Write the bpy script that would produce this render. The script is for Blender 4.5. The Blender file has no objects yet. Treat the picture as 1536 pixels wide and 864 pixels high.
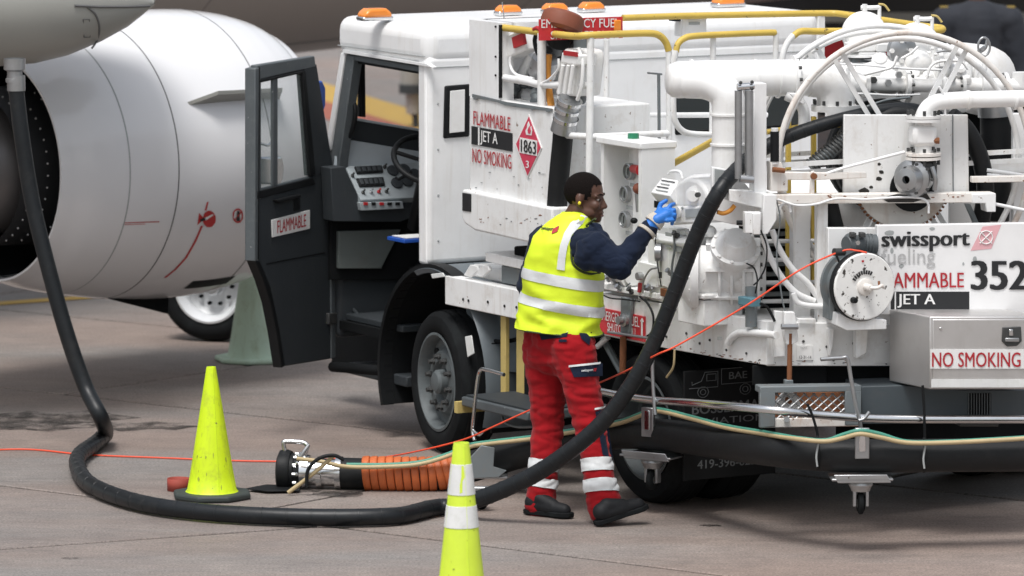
import bpy, bmesh, math, random
from mathutils import Vector as V, Matrix, Quaternion, noise as mnoise
R = math.radians
rng = random.Random(7)
scene = bpy.context.scene
col = scene.collection

# ------------------------------------------------------------------ camera
CAM_H, PITCH, FPX = 4.45, R(6.57), 8533.33
cam_d = bpy.data.cameras.new('camera')
cam = bpy.data.objects.new('camera', cam_d); col.objects.link(cam)
cam.location = (0, 0, CAM_H); cam.rotation_euler = (R(90) - PITCH, 0, 0)
cam_d.lens = 200; cam_d.sensor_width = 36; cam_d.clip_start = 0.5; cam_d.clip_end = 3000
cam_d.dof.use_dof = True; cam_d.dof.focus_distance = 28.9; cam_d.dof.aperture_fstop = 3.6
scene.camera = cam
# ------------------------------------------------------------------ overcast sky and weak wide sun
SUN_EL, SUN_AZ = R(66), R(200)
w = bpy.data.worlds.new('World'); scene.world = w; w.use_nodes = True
nt = w.node_tree
sky = nt.nodes.new('ShaderNodeTexSky'); sky.sky_type = 'NISHITA'; sky.sun_disc = False
sky.sun_elevation = SUN_EL; sky.sun_rotation = SUN_AZ; sky.air_density = 1.4; sky.dust_density = 4.0; sky.ozone_density = 1.0
hs = nt.nodes.new('ShaderNodeHueSaturation'); hs.inputs['Saturation'].default_value = 0.42
bg = nt.nodes['Background']; bg.inputs['Strength'].default_value = 0.10
nt.links.new(sky.outputs[0], hs.inputs['Color']); nt.links.new(hs.outputs[0], bg.inputs['Color'])
sl = bpy.data.lights.new('sun', 'SUN'); sl.energy = 1.5; sl.angle = R(18); sl.color = (1.0, 0.985, 0.965)
so = bpy.data.objects.new('sun', sl); col.objects.link(so)
sd = V((math.sin(SUN_AZ) * math.cos(SUN_EL), math.cos(SUN_AZ) * math.cos(SUN_EL), math.sin(SUN_EL)))
so.rotation_euler = sd.to_track_quat('Z', 'Y').to_euler(); so.location = (0, 0, 30)
scene.render.engine = 'CYCLES'; scene.cycles.use_denoising = True
scene.cycles.max_bounces = 8; scene.cycles.transparent_max_bounces = 8
vs = scene.view_settings; vs.view_transform = 'Standard'; vs.look = 'None'; vs.exposure = 0.62; vs.gamma = 1.0; vs.use_curve_mapping = False

# ------------------------------------------------------------------ survey helpers (sight line -> point on a real plane)
FW = V((0, math.cos(PITCH), -math.sin(PITCH))); UPV = V((0, math.sin(PITCH), math.cos(PITCH))); RT = V((1, 0, 0))
C0 = V((0, 0, CAM_H)); ZV = V((0, 0, 1))
def ray(px, py): return FW + RT * ((px - 768) / FPX) + UPV * (-(py - 432) / FPX)
def PL(px, py, p0, nrm):
    r = ray(px, py); return C0 + r * ((p0 - C0).dot(nrm) / r.dot(nrm))
def PY(px, py, y): return PL(px, py, V((0, y, 0)), V((0, 1, 0)))
def PZ(px, py, z=0.0): return PL(px, py, V((0, 0, z)), ZV)
# truck axes: D runs to the rear, N to the truck's far side
TH = R(60); D = V((math.cos(TH), -math.sin(TH), 0)); N = V((math.sin(TH), math.cos(TH), 0))
O = V((-0.41, 30.8, 0))
def T(u, v, z): return O + D * u + N * v + ZV * z
def PV(px, py, v=0.0): return PL(px, py, O + N * v, N)
def PU(px, py, u=0.0): return PL(px, py, O + D * u, D)
T2 = R(12); N2 = V((math.cos(T2), math.sin(T2), 0)); M2 = V((-math.sin(T2), math.cos(T2), 0)); Q = T(3.32, 0, 0)
def PR(px, py, k=0.0): return PL(px, py, Q + M2 * k, M2)      # rear equipment face, k metres in front of (-) or behind it
XV = V((1, 0, 0)); YV = V((0, 1, 0))

WS = bpy.data.scenes.new('workshop')      # small side scene for evaluating modifiers and lettering; removed at the end
# ------------------------------------------------------------------ mesh helpers
class MB:
    def __init__(s): s.v = []; s.f = []
    def add(s, vs, fs):
        o = len(s.v); s.v += [V(p) for p in vs]; s.f += [tuple(i + o for i in f) for f in fs]; return s
    def box(s, c, a, b, h):            # centre and three half-extent vectors
        c, a, b, h = V(c), V(a), V(b), V(h)
        vs = [c + a*x + b*y + h*z for z in (-1, 1) for x, y in ((-1, -1), (1, -1), (1, 1), (-1, 1))]
        return s.add(vs, [(3, 2, 1, 0), (4, 5, 6, 7), (0, 1, 5, 4), (1, 2, 6, 5), (2, 3, 7, 6), (3, 0, 4, 7)])
    def tbox(s, u0, u1, v0, v1, z0, z1):
        return s.box(T((u0+u1)/2, (v0+v1)/2, (z0+z1)/2), D*((u1-u0)/2), N*((v1-v0)/2), ZV*((z1-z0)/2))
    def prism(s, pts, ext):
        pts = [V(p) for p in pts]; n = len(pts); e = V(ext)
        vs = pts + [p + e for p in pts]
        fs = [tuple(range(n)), tuple(range(2*n-1, n-1, -1))] + [(i, n+i, n+(i+1) % n, (i+1) % n)[::-1] for i in range(n)]
        return s.add(vs, fs)
    def tube(s, pts, r, seg=10, cap=True, flat=1.0):
        pts = [V(p) for p in pts]; n = len(pts)
        rr = r if isinstance(r, (list, tuple)) else [r]*n
        t0 = (pts[1]-pts[0]).normalized()
        up = ZV if abs(t0.z) < .9 else XV
        x = t0.cross(up).normalized(); y = x.cross(t0); vs = []; prev = t0
        for i, p in enumerate(pts):
            t = (pts[min(i+1, n-1)] - pts[max(i-1, 0)]).normalized()
            q = prev.rotation_difference(t); x = q @ x; y = q @ y; prev = t
            for k in range(seg):
                a = 2*math.pi*k/seg; vs.append(p + x*(math.cos(a)*rr[i]) + y*(math.sin(a)*rr[i]*flat))
        fs = [(i*seg+k, i*seg+(k+1) % seg, (i+1)*seg+(k+1) % seg, (i+1)*seg+k) for i in range(n-1) for k in range(seg)]
        if cap: fs += [tuple(range(seg-1, -1, -1)), tuple(range((n-1)*seg, n*seg))]
        return s.add(vs, fs)
    def lathe(s, prof, o, ax, seg=24, closed=False, a0=0, a1=2*math.pi, ref=None, sy=1.0, caps=False):   # prof: (radius, height along axis)
        o, ax = V(o), V(ax).normalized()
        x = (ref - ax*ref.dot(ax)).normalized() if ref else ax.cross(ZV if abs(ax.z) < .9 else XV).normalized()
        y = ax.cross(x); full = abs(a1-a0-2*math.pi) < 1e-6; ns = seg if full else seg+1; vs = []
        for r, h in prof:
            for k in range(ns):
                a = a0 + (a1-a0)*k/seg; vs.append(o + ax*h + x*(r*math.cos(a)) + y*(r*math.sin(a)*sy))
        n = len(prof); fs = []
        for i in range(n if closed else n-1):
            j = (i+1) % n
            for k in range(seg):
                k2 = (k+1) % ns; fs.append((i*ns+k, i*ns+k2, j*ns+k2, j*ns+k))
        if caps and not closed and full:
            if prof[0][0] > 1e-5: fs.append(tuple(range(ns-1, -1, -1)))
            if prof[-1][0] > 1e-5: fs.append(tuple(range((n-1)*ns, n*ns)))
        return s.add(vs, fs)
    def cyl(s, p0, p1, r, seg=16, r1=None):
        p0, p1 = V(p0), V(p1); return s.tube([p0, p1], [r, r if r1 is None else r1], seg)
    def ell(s, c, rx, ry, rz, seg=20, rings=12):     # rx, ry, rz are axis vectors
        c = V(c); vs = []; fs = []
        for i in range(rings+1):
            th = math.pi*i/rings
            for k in range(seg):
                a = 2*math.pi*k/seg
                vs.append(c + V(rx)*(math.sin(th)*math.cos(a)) + V(ry)*(math.sin(th)*math.sin(a)) + V(rz)*math.cos(th))
        for i in range(rings):
            for k in range(seg): fs.append((i*seg+k, (i+1)*seg+k, (i+1)*seg+(k+1) % seg, i*seg+(k+1) % seg))
        return s.add(vs, fs)
    def cap(s, p0, r0, p1, r1, seg=14):          # capsule with two radii
        p0, p1 = V(p0), V(p1); ax = (p1-p0); L = ax.length; prof = []
        for i in range(6): a = math.pi/2*(i/5); prof.append((max(r0*math.sin(a), 1e-6), -r0*math.cos(a)))
        for i in range(6): a = math.pi/2*(i/5); prof.append((max(r1*math.cos(a), 1e-6), L + r1*math.sin(a)))
        return s.lathe(prof, p0, ax, seg)
def spl(pts, n=8):                               # Catmull-Rom through points
    p = [V(q) for q in pts]; p = [p[0]*2-p[1]] + p + [p[-1]*2-p[-2]]; out = []
    for i in range(1, len(p)-2):
        a, b, c, d = p[i-1:i+3]
        for k in range(n):
            t = k/n; out.append(.5*((2*b) + (c-a)*t + (2*a-5*b+4*c-d)*t*t + (3*b-a-3*c+d)*t**3))
    return out + [p[-2]]
def mesh_of(name, mb, m, sharp=32, merge=True):
    me = bpy.data.meshes.new(name); bm = bmesh.new()
    vs = [bm.verts.new(p) for p in mb.v]
    for f in mb.f:
        if len(set(f)) > 2:
            try: bm.faces.new([vs[i] for i in f])
            except ValueError: pass
    if merge: bmesh.ops.remove_doubles(bm, verts=bm.verts, dist=1e-5)
    bmesh.ops.recalc_face_normals(bm, faces=bm.faces)
    bm.to_mesh(me); bm.free()
    if m: me.materials.append(m)
    me.polygons.foreach_set('use_smooth', [True]*len(me.polygons)); me.set_sharp_from_angle(angle=R(sharp))
    return me
def link(name, me, parent=None, loc=None):
    o = bpy.data.objects.new(name, me); col.objects.link(o)
    if loc is not None: o.location = loc
    if parent is not None:
        o.parent = parent
        o.matrix_parent_inverse = Matrix.Translation(-(parent.location if parent.parent is None else V((0, 0, 0)))) if True else None
    return o
def obj(name, mb, m, parent=None, bevel=0.0, sharp=32, label=None, seg=2):
    o = link(name, mesh_of(name, mb, m, sharp), parent)
    if bevel:
        b = o.modifiers.new('bevel', 'BEVEL'); b.width = bevel; b.segments = seg; b.limit_method = 'ANGLE'; b.angle_limit = R(40); b.harden_normals = False
    if label: o['label'] = label
    return o
def thing(name, label, cat, loc=(0, 0, 0), group=None):
    o = bpy.data.objects.new(name, None); col.objects.link(o); o.location = loc; o.empty_display_size = .2
    return tag(o, label, cat, group)
def tag(o, label, cat, group=None):
    o['label'] = label; o['category'] = cat
    if group: o['group'] = group
    return o
def struct(o, kind='structure'): o['kind'] = kind; return o
def at(name, me, parent, loc, rot=None):          # a repeat that shares mesh data
    o = link(name, me, parent, loc)
    if rot is not None: o.rotation_euler = rot
    return o
def evaluated(mb, mods, name='tmp'):
    o = bpy.data.objects.new(name, mesh_of(name, mb, None)); WS.collection.objects.link(o); mods(o)
    vl = WS.view_layers[0]; vl.update(); me = bpy.data.meshes.new_from_object(o.evaluated_get(vl.depsgraph)); bpy.data.objects.remove(o); return me
def fused(name, mb, m, parent, vox=.008, it=6, wr=0.0, ws=9.0, fac=.5, zf=1.5):   # union into one skin, smoothed, with creases
    def mods(o):
        r = o.modifiers.new('r', 'REMESH'); r.mode = 'VOXEL'; r.voxel_size = vox
        s = o.modifiers.new('s', 'SMOOTH'); s.iterations = it; s.factor = fac
    me = evaluated(mb, mods, name)
    if wr:
        nr_ = [v.normal.copy() for v in me.vertices]
        for v, vn in zip(me.vertices, nr_):
            p = v.co.copy(); q = V((p.x*ws, p.y*ws, p.z*ws*zf)); k = mnoise.noise(q) + .6*mnoise.noise(q*2.1 + V((3, 1, 7)))
            v.co = p + vn*(wr*(abs(k)*1.6 - .5))
    me.materials.clear(); me.materials.append(m); me.polygons.foreach_set('use_smooth', [True]*len(me.polygons)); me.name = name
    return link(name, me, parent)
def slice_of(name, src, m, parent, planes, off=.004):   # a strip cut from a garment: planes = (point, normal) keep the normal's side
    bm = bmesh.new(); bm.from_mesh(src.data)
    for p, n in planes:
        g = bm.verts[:] + bm.edges[:] + bm.faces[:]
        bmesh.ops.bisect_plane(bm, geom=g, plane_co=p, plane_no=n, clear_inner=True)
    bm.normal_update()
    for v in bm.verts: v.co += v.normal*off
    me = bpy.data.meshes.new(name); bm.to_mesh(me); bm.free(); me.materials.clear(); me.materials.append(m)
    me.polygons.foreach_set('use_smooth', [True]*len(me.polygons))
    return link(name, me, parent)
def text(name, s, m, parent, fn, x0, y0, x1, y1, bold=0.0, shear=0.0, sp=1.0, y0r=None, y1r=None, spacing=1.0, drape=False):
    """flat lettering fitted to the quad whose corners fn(x, y) surveys; y0r, y1r: top and bottom at the right end"""
    cu = bpy.data.curves.new('t', 'FONT'); cu.body = s; cu.offset = 0.0; cu.shear = shear; cu.space_character = spacing; cu.resolution_u = 3; cu.align_x = 'LEFT'
    o = bpy.data.objects.new('t', cu); WS.collection.objects.link(o); vl = WS.view_layers[0]; vl.update()
    me = bpy.data.meshes.new_from_object(o.evaluated_get(vl.depsgraph)); bpy.data.objects.remove(o)
    xs = [v.co.x for v in me.vertices]; ys = [v.co.y for v in me.vertices]; a, b, c, d = min(xs), max(xs), min(ys), max(ys)
    y0r = y0 if y0r is None else y0r; y1r = y1 if y1r is None else y1r
    tl, tr, bl, br = fn(x0, y0), fn(x1, y0r), fn(x0, y1), fn(x1, y1r)
    w_ = max(0.0, bold)*1.25; nrm = (tr-tl).cross(bl-tl).normalized(); nrm = -nrm if nrm.dot(FW) > 0 else nrm
    V0 = [v.co.copy() for v in me.vertices]; F0 = [tuple(p.vertices) for p in me.polygons]; mb = MB(); a -= w_; b += w_
    for j, sh in enumerate((0, -w_, w_) if w_ else (0,)):
        out = []
        for p in V0:
            s_, t_ = (p.x+sh-a)/(b-a), (p.y-c)/(d-c)
            if drape: q = fn(x0+(x1-x0)*s_, (y1+(y1r-y1)*s_)*(1-t_) + (y0+(y0r-y0)*s_)*t_)
            else: q = (bl*(1-s_) + br*s_)*(1-t_) + (tl*(1-s_) + tr*s_)*t_
            out.append(q + nrm*(.0003*j))
        mb.add(out, F0)
    bpy.data.meshes.remove(me); me = bpy.data.meshes.new(name); me.from_pydata([tuple(p) for p in mb.v], [], mb.f)
    me.materials.clear(); me.materials.append(m); me.name = name
    return link(name, me, parent)
def quadplate(fn, pts, ext): return MB().prism([fn(x, y) for x, y in pts], ext)

# ------------------------------------------------------------------ materials
def newmat(name):
    m = bpy.data.materials.new(name); m.use_nodes = True; t = m.node_tree; b = t.nodes['Principled BSDF']; return m, t, b
def nn(t, ty, **k):
    n = t.nodes.new(ty)
    for a, v in k.items():
        if a in n.inputs: n.inputs[a].default_value = v
        else: setattr(n, a, v)
    return n
def ramp(t, src, p0, p1, c0=(0, 0, 0, 1), c1=(1, 1, 1, 1)):
    r = t.nodes.new('ShaderNodeValToRGB'); r.color_ramp.elements[0].position = p0; r.color_ramp.elements[1].position = p1
    r.color_ramp.elements[0].color = c0; r.color_ramp.elements[1].color = c1; t.links.new(src, r.inputs[0]); return r
def mixc(t, fac, a, b, mode='MIX'):
    n = t.nodes.new('ShaderNodeMix'); n.data_type = 'RGBA'; n.blend_type = mode
    for sock, val in ((n.inputs[0], fac), (n.inputs[6], a), (n.inputs[7], b)):
        if hasattr(val, 'node'): t.links.new(val, sock)
        else: sock.default_value = val if not isinstance(val, tuple) else (*val[:3], 1)
    return n.outputs[2]
def surf(name, c, rough=.5, metal=0.0, dirt=0.0, dcol=(.25, .2, .15), dscale=3.0, streak=0.0, chips=0.0, chipcol=(.12, .09, .07), bump=0.0, bscale=60, spec=.5, coat=0.0, var=.06, trans=0.0, sheen=0.0):
    m, t, b = newmat(name); tc = nn(t, 'ShaderNodeTexCoord').outputs['Object']
    n1 = nn(t, 'ShaderNodeTexNoise', Scale=dscale, Detail=6.0, Roughness=.6); t.links.new(tc, n1.inputs['Vector'])
    cc = mixc(t, ramp(t, n1.outputs[0], .3, .7).outputs[0], tuple(x*(1-var) for x in c), tuple(min(1, x*(1+var)) for x in c))
    if dirt:
        n2 = nn(t, 'ShaderNodeTexNoise', Scale=dscale*2.3, Detail=8.0, Roughness=.7); t.links.new(tc, n2.inputs['Vector'])
        f = ramp(t, n2.outputs[0], .52, .78, (0, 0, 0, 1), (dirt, dirt, dirt, 1)); cc = mixc(t, f.outputs[0], cc, dcol)
    if streak:
        mp = nn(t, 'ShaderNodeMapping', Scale=(14, 14, 1.1)); t.links.new(tc, mp.inputs[0])
        n3 = nn(t, 'ShaderNodeTexNoise', Scale=1.6, Detail=5.0, Roughness=.6); t.links.new(mp.outputs[0], n3.inputs['Vector'])
        f = ramp(t, n3.outputs[0], .55, .8, (0, 0, 0, 1), (streak, streak, streak, 1)); cc = mixc(t, f.outputs[0], cc, dcol)
    if chips:
        n4 = nn(t, 'ShaderNodeTexNoise', Scale=26.0, Detail=4.0, Roughness=.65); t.links.new(tc, n4.inputs['Vector'])
        f = ramp(t, n4.outputs[0], .70-.06*chips, .73-.06*chips); cc = mixc(t, f.outputs[0], cc, chipcol)
    t.links.new(cc, b.inputs['Base Color']) if hasattr(cc, 'node') else None
    rr = nn(t, 'ShaderNodeMapRange'); t.links.new(n1.outputs[0], rr.inputs[0]); rr.inputs[3].default_value = max(.03, rough-.08); rr.inputs[4].default_value = min(1, rough+.12)
    t.links.new(rr.outputs[0], b.inputs['Roughness']); b.inputs['Metallic'].default_value = metal
    b.inputs['Specular IOR Level'].default_value = spec; b.inputs['Coat Weight'].default_value = coat; b.inputs['Transmission Weight'].default_value = trans
    b.inputs['Sheen Weight'].default_value = sheen
    if bump:
        n5 = nn(t, 'ShaderNodeTexNoise', Scale=bscale, Detail=4.0); t.links.new(tc, n5.inputs['Vector'])
        bp = nn(t, 'ShaderNodeBump', Strength=bump, Distance=.01); t.links.new(n5.outputs[0], bp.inputs['Height']); t.links.new(bp.outputs[0], b.inputs['Normal'])
    return m
MT = {}
MT['white'] = surf('white_paint', (.83, .835, .835), .38, dirt=.22, dcol=(.52, .47, .40), dscale=2.4, streak=.28, chips=.0, coat=.15)
MT['white2'] = surf('worn_white_paint', (.78, .785, .78), .45, dirt=.5, dcol=(.44, .38, .31), dscale=3.4, streak=.5, chips=.3, chipcol=(.22, .16, .12), bump=.06)
MT['white_rust'] = surf('rust_stained_white_paint', (.76, .73, .69), .5, dirt=.75, dcol=(.42, .23, .12), dscale=2.8, streak=.55, chips=.7, chipcol=(.2, .1, .05))
MT['offwhite'] = surf('pipe_white_paint', (.83, .83, .82), .34, dirt=.4, dcol=(.55, .49, .41), dscale=3.2, streak=.22, coat=.15)
MT['spot'] = surf('spotted_white_enamel', (.82, .82, .80), .35, dirt=.2, dscale=6, chips=1.7, chipcol=(.05, .045, .04))
MT['nacelle'] = surf('nacelle_paint', (.78, .78, .79), .16, dirt=.05, dcol=(.6, .58, .56), dscale=.7, coat=.4, var=.02)
MT['fus'] = surf('fuselage_belly_shaded', (.30, .275, .255), .32, dirt=.25, dcol=(.26, .22, .2), dscale=.5, var=.05)  # grey-brown with the shade of the belly put into the colour
MT['wing'] = surf('wing_grey_shaded', (.33, .33, .305), .34, dirt=.15, dcol=(.35, .33, .3), dscale=1.2, var=.03)  # grey darkened so the colour carries the shade of the wing underside
MT['seam'] = surf('panel_gap', (.12, .12, .12), .6)
MT['black'] = surf('black_plastic', (.010, .011, .012), .5, spec=.2, var=.2)
MT['dark'] = surf('underbody_black', (.010, .011, .012), .9, dirt=.4, dcol=(.020, .018, .017), var=.2, spec=.08)
MT['cabgrey'] = surf('cab_interior_grey', (.034, .040, .045), .6, spec=.3, dirt=.25, dcol=(.06, .06, .06), dscale=3, bump=.08, streak=.12)
MT['cabtrim'] = surf('cab_trim_grey', (.085, .098, .105), .45, dirt=.4, dcol=(.17, .18, .18), dscale=9, chips=.35, chipcol=(.4, .42, .42))
MT['cabpanel'] = surf('cab_panel_grey', (.13, .15, .145), .5, dirt=.45, dcol=(.1, .09, .08), dscale=3)
MT['dashface'] = surf('dash_face', (.33, .37, .39), .45, dirt=.3, dcol=(.2, .2, .2), dscale=5)
MT['paleblue'] = surf('pale_sill_paint', (.50, .56, .60), .4, dirt=.2, dcol=(.4, .42, .42))
MT['rubber'] = surf('tyre_rubber', (.011, .012, .013), .85, spec=.12, dirt=.5, dcol=(.026, .032, .032), dscale=4, bump=.05, var=.2)
MT['rim'] = surf('dusty_rim_paint', (.10, .115, .12), .6, metal=.1, dirt=.7, dcol=(.05, .048, .046), dscale=7, var=.12)
MT['rimw'] = surf('white_rim_paint', (.72, .74, .76), .35, dirt=.25, dcol=(.45, .43, .4), dscale=4)
MT['nut'] = surf('greasy_nut', (.07, .072, .072), .55, metal=.5, dirt=.5, dcol=(.06, .05, .04), dscale=20)
MT['fender'] = surf('fender_paint', (.11, .13, .145), .42, dirt=.4, dcol=(.18, .2, .21), dscale=2.5)
MT['chrome'] = surf('chrome', (.72, .73, .74), .16, metal=1.0, dirt=.3, dcol=(.45, .42, .4), dscale=7)
MT['steel'] = surf('brushed_steel', (.42, .43, .44), .36, metal=.9, dirt=.4, dcol=(.3, .28, .26), dscale=6, chips=.2)
MT['alu'] = surf('toolbox_aluminium', (.62, .61, .60), .38, metal=.75, dirt=.35, dcol=(.45, .42, .39), dscale=3, streak=.25)
MT['galv'] = surf('galvanised_grey', (.19, .215, .225), .5, metal=.3, dirt=.55, dcol=(.25, .2, .16), dscale=4, chips=.3, chipcol=(.3, .14, .07))
MT['rust'] = surf('rusty_iron', (.22, .085, .035), .8, dirt=.6, dcol=(.10, .04, .02), dscale=12, bump=.15)
MT['yellow'] = surf('chipped_yellow_paint', (.62, .44, .085), .45, dirt=.35, dcol=(.45, .33, .1), dscale=6, chips=.75, chipcol=(.1, .07, .03))
MT['yellowpost'] = surf('old_yellow_post', (.52, .40, .14), .6, dirt=.6, dcol=(.28, .21, .1), dscale=6, streak=.4)
MT['hose'] = surf('hose_rubber', (.009, .010, .011), .55, spec=.3, dirt=.5, dcol=(.025, .025, .025), dscale=5, bump=.12, bscale=35, var=.15)
MT['hose2'] = surf('delivery_hose_rubber', (.008, .010, .012), .40, spec=.36, dirt=.6, dcol=(.032, .031, .03), dscale=5, bump=.10, bscale=30, var=.15)
MT['orange'] = surf('orange_hose_guard', (.52, .12, .03), .5, dirt=.5, dcol=(.26, .08, .04), dscale=7, var=.12)
MT['amber'] = surf('amber_lens', (.85, .26, .03), .22, coat=.5)
MT['cord'] = surf('orange_cord', (.85, .09, .035), .5)
MT['green'] = surf('green_tube', (.06, .26, .19), .45, dirt=.4, dcol=(.25, .28, .2), dscale=8)
MT['tan'] = surf('tan_tube', (.46, .36, .20), .5, dirt=.5, dcol=(.3, .22, .12), dscale=8)
MT['lime'] = surf('fluorescent_lime_plastic', (.64, .84, .012), .45, dirt=.6, dcol=(.33, .38, .05), dscale=6, streak=.45, chips=.25, chipcol=(.2, .22, .06), bump=.08, bscale=30, var=.05)
MT['coneold'] = surf('faded_green_plastic', (.50, .64, .51), .6, dirt=.55, dcol=(.27, .31, .17), dscale=6, streak=.5)
MT['refl'] = surf('reflective_white', (.72, .73, .72), .45, dirt=.6, dcol=(.5, .52, .45), dscale=8, streak=.3)
MT['sheet'] = surf('retroreflective_tape', (.68, .70, .71), .35, dirt=.25, dcol=(.52, .53, .54), dscale=10, bump=.1, bscale=90)
MT['vest'] = surf('hi_vis_vest', (.70, .87, .025), .62, dirt=.12, dcol=(.5, .62, .03), dscale=4, bump=.10, bscale=45, var=.04)
MT['red'] = surf('red_workwear', (.30, .0075, .012), .85, spec=.12, dirt=.35, dcol=(.21, .006, .01), dscale=5, bump=.15, bscale=40, sheen=.1, var=.1)
MT['navy'] = surf('navy_fleece', (.008, .014, .032), .9, spec=.2, bump=.15, bscale=50, sheen=.05, var=.2)
MT['navy2'] = surf('dark_uniform', (.016, .019, .027), .8, bump=.1, sheen=.05, var=.2)
MT['skin'] = surf('skin', (.095, .043, .027), .42, dirt=.3, dcol=(.06, .026, .017), dscale=9, var=.1)
MT['hair'] = surf('short_hair', (.008, .006, .0055), .95, spec=.1, bump=.4, bscale=160)
MT['glove'] = surf('blue_glove', (.02, .17, .58), .5, bump=.12, bscale=50, var=.12)
MT['cuff'] = surf('knit_cuff', (.50, .46, .40), .8, bump=.3, bscale=120)
MT['boot'] = surf('black_leather', (.012, .013, .015), .6, spec=.25, bump=.2, bscale=40, var=.2)
MT['eyew'] = surf('eye_white', (.32, .28, .25), .4)
MT['plug'] = surf('yellow_plug', (.85, .72, .03), .5)
MT['signred'] = surf('sign_red', (.56, .025, .035), .45, dirt=.3, dcol=(.62, .25, .22), dscale=9)
MT['letred'] = surf('letter_red', (.42, .018, .028), .5, dirt=.3, dcol=(.5, .14, .13), dscale=12)
MT['signwhite'] = surf('sign_white', (.80, .80, .79), .45, dirt=.3, dcol=(.6, .56, .5), dscale=7)
MT['letblack'] = surf('letter_black', (.015, .016, .018), .5)
MT['letgrey'] = surf('letter_grey', (.46, .46, .46), .5)
MT['pink'] = surf('faded_logo_pink', (.75, .42, .45), .5)
MT['brown'] = surf('brown_rubber_cap', (.22, .065, .035), .55, dirt=.4, dcol=(.3, .12, .08), dscale=9)
MT['strap'] = surf('orange_strap', (.62, .26, .04), .7, dirt=.4, dcol=(.4, .2, .05), dscale=8)
MT['redp'] = surf('red_plastic', (.42, .02, .025), .4)
MT['greenp'] = surf('green_plastic', (.02, .20, .10), .35)
MT['blue'] = surf('blue_plastic', (.02, .09, .42), .4)
MT['gauge'] = surf('gauge_glass', (.15, .165, .16), .15, coat=.6)
MT['greydecal'] = surf('grey_label', (.36, .38, .38), .5)
MT['paintyel'] = surf('apron_yellow_paint', (.44, .28, .055), .7, dirt=.6, dcol=(.35, .25, .15), dscale=5)
MT['paintred'] = surf('apron_red_paint', (.30, .085, .05), .7, dirt=.6, dcol=(.3, .18, .14), dscale=5)
MT['grease'] = surf('black_grease', (.02, .018, .016), .35)
MT['tan_b'] = surf('grey_strut_paint', (.34, .33, .30), .5)
MT['bgdark'] = surf('dark_vehicle_paint', (.012, .013, .015), .3, var=.2)
MT['gold'] = surf('gold_braid', (.5, .36, .1), .4, metal=.6)
def glass(name, tint, rough=.03, alpha=.25):
    m, t, b = newmat(name); b.inputs['Base Color'].default_value = (*tint, 1); b.inputs['Roughness'].default_value = rough
    b.inputs['Alpha'].default_value = alpha; b.inputs['Specular IOR Level'].default_value = .6; return m
MT['glass'] = glass('door_glass', (.42, .50, .49), .03, .24)
MT['darkglass'] = surf('dark_window_glass', (.018, .026, .028), .06, coat=.5)
MT['mirror'] = surf('mirror_glass', (.75, .77, .77), .05, metal=1.0)
def concrete(name='concrete'):
    m, t, b = newmat(name); tc = nn(t, 'ShaderNodeTexCoord').outputs['Object']
    def nz(s, d=6.0, r=.6, v=None):
        n = nn(t, 'ShaderNodeTexNoise', Scale=s, Detail=d, Roughness=r); t.links.new(v or tc, n.inputs['Vector']); return n.outputs[0]
    mp = nn(t, 'ShaderNodeMapping', Scale=(.35, 1.5, 1), Rotation=(0, 0, R(8))); t.links.new(tc, mp.inputs[0])
    big = ramp(t, nz(.9, 7, .62, mp.outputs[0]), .36, .64); c = mixc(t, big.outputs[0], (.226, .190, .168), (.236, .224, .212))
    patch = ramp(t, nz(.33, 4, .55, mp.outputs[0]), .42, .60, (0, 0, 0, 1), (.75, .75, .75, 1)); c = mixc(t, patch.outputs[0], c, (.290, .228, .196))
    st = ramp(t, nz(1.3, 7, .7, mp.outputs[0]), .58, .72, (0, 0, 0, 1), (.6, .6, .6, 1)); c = mixc(t, st.outputs[0], c, (.115, .104, .098))
    mp2 = nn(t, 'ShaderNodeMapping', Scale=(6, 22, 6), Rotation=(0, 0, R(3))); t.links.new(tc, mp2.inputs[0])
    br = ramp(t, nz(1.0, 4, .6, mp2.outputs[0]), .35, .65, (.90, .90, .90, 1), (1.07, 1.07, 1.07, 1)); c = mixc(t, 1.0, c, br.outputs[0], 'MULTIPLY')
    sp = ramp(t, nz(75, 3, .7), .36, .62, (.66, .66, .66, 1), (1.22, 1.22, 1.22, 1)); c = mixc(t, 1.0, c, sp.outputs[0], 'MULTIPLY')
    mo_ = ramp(t, nz(2.6, 8, .72), .34, .66, (.86, .86, .87, 1), (1.10, 1.09, 1.08, 1)); c = mixc(t, 1.0, c, mo_.outputs[0], 'MULTIPLY')
    oi = nn(t, 'ShaderNodeObjectInfo'); ov = ramp(t, oi.outputs['Random'], 0, 1, (.92, .92, .93, 1), (1.05, 1.03, 1.02, 1)); c = mixc(t, 1.0, c, ov.outputs[0], 'MULTIPLY')
    t.links.new(c, b.inputs['Base Color']); b.inputs['Roughness'].default_value = .72
    rr = ramp(t, nz(.9, 5, .6, mp.outputs[0]), .3, .7, (.5, .5, .5, 1), (.82, .82, .82, 1)); t.links.new(rr.outputs[0], b.inputs['Roughness'])
    bp = nn(t, 'ShaderNodeBump', Strength=.22, Distance=.008); t.links.new(nz(60, 5, .7), bp.inputs['Height']); t.links.new(bp.outputs[0], b.inputs['Normal'])
    return m
MT['concrete'] = concrete(); MT['joint'] = surf('joint_sealant', (.045, .042, .04), .8)
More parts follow.
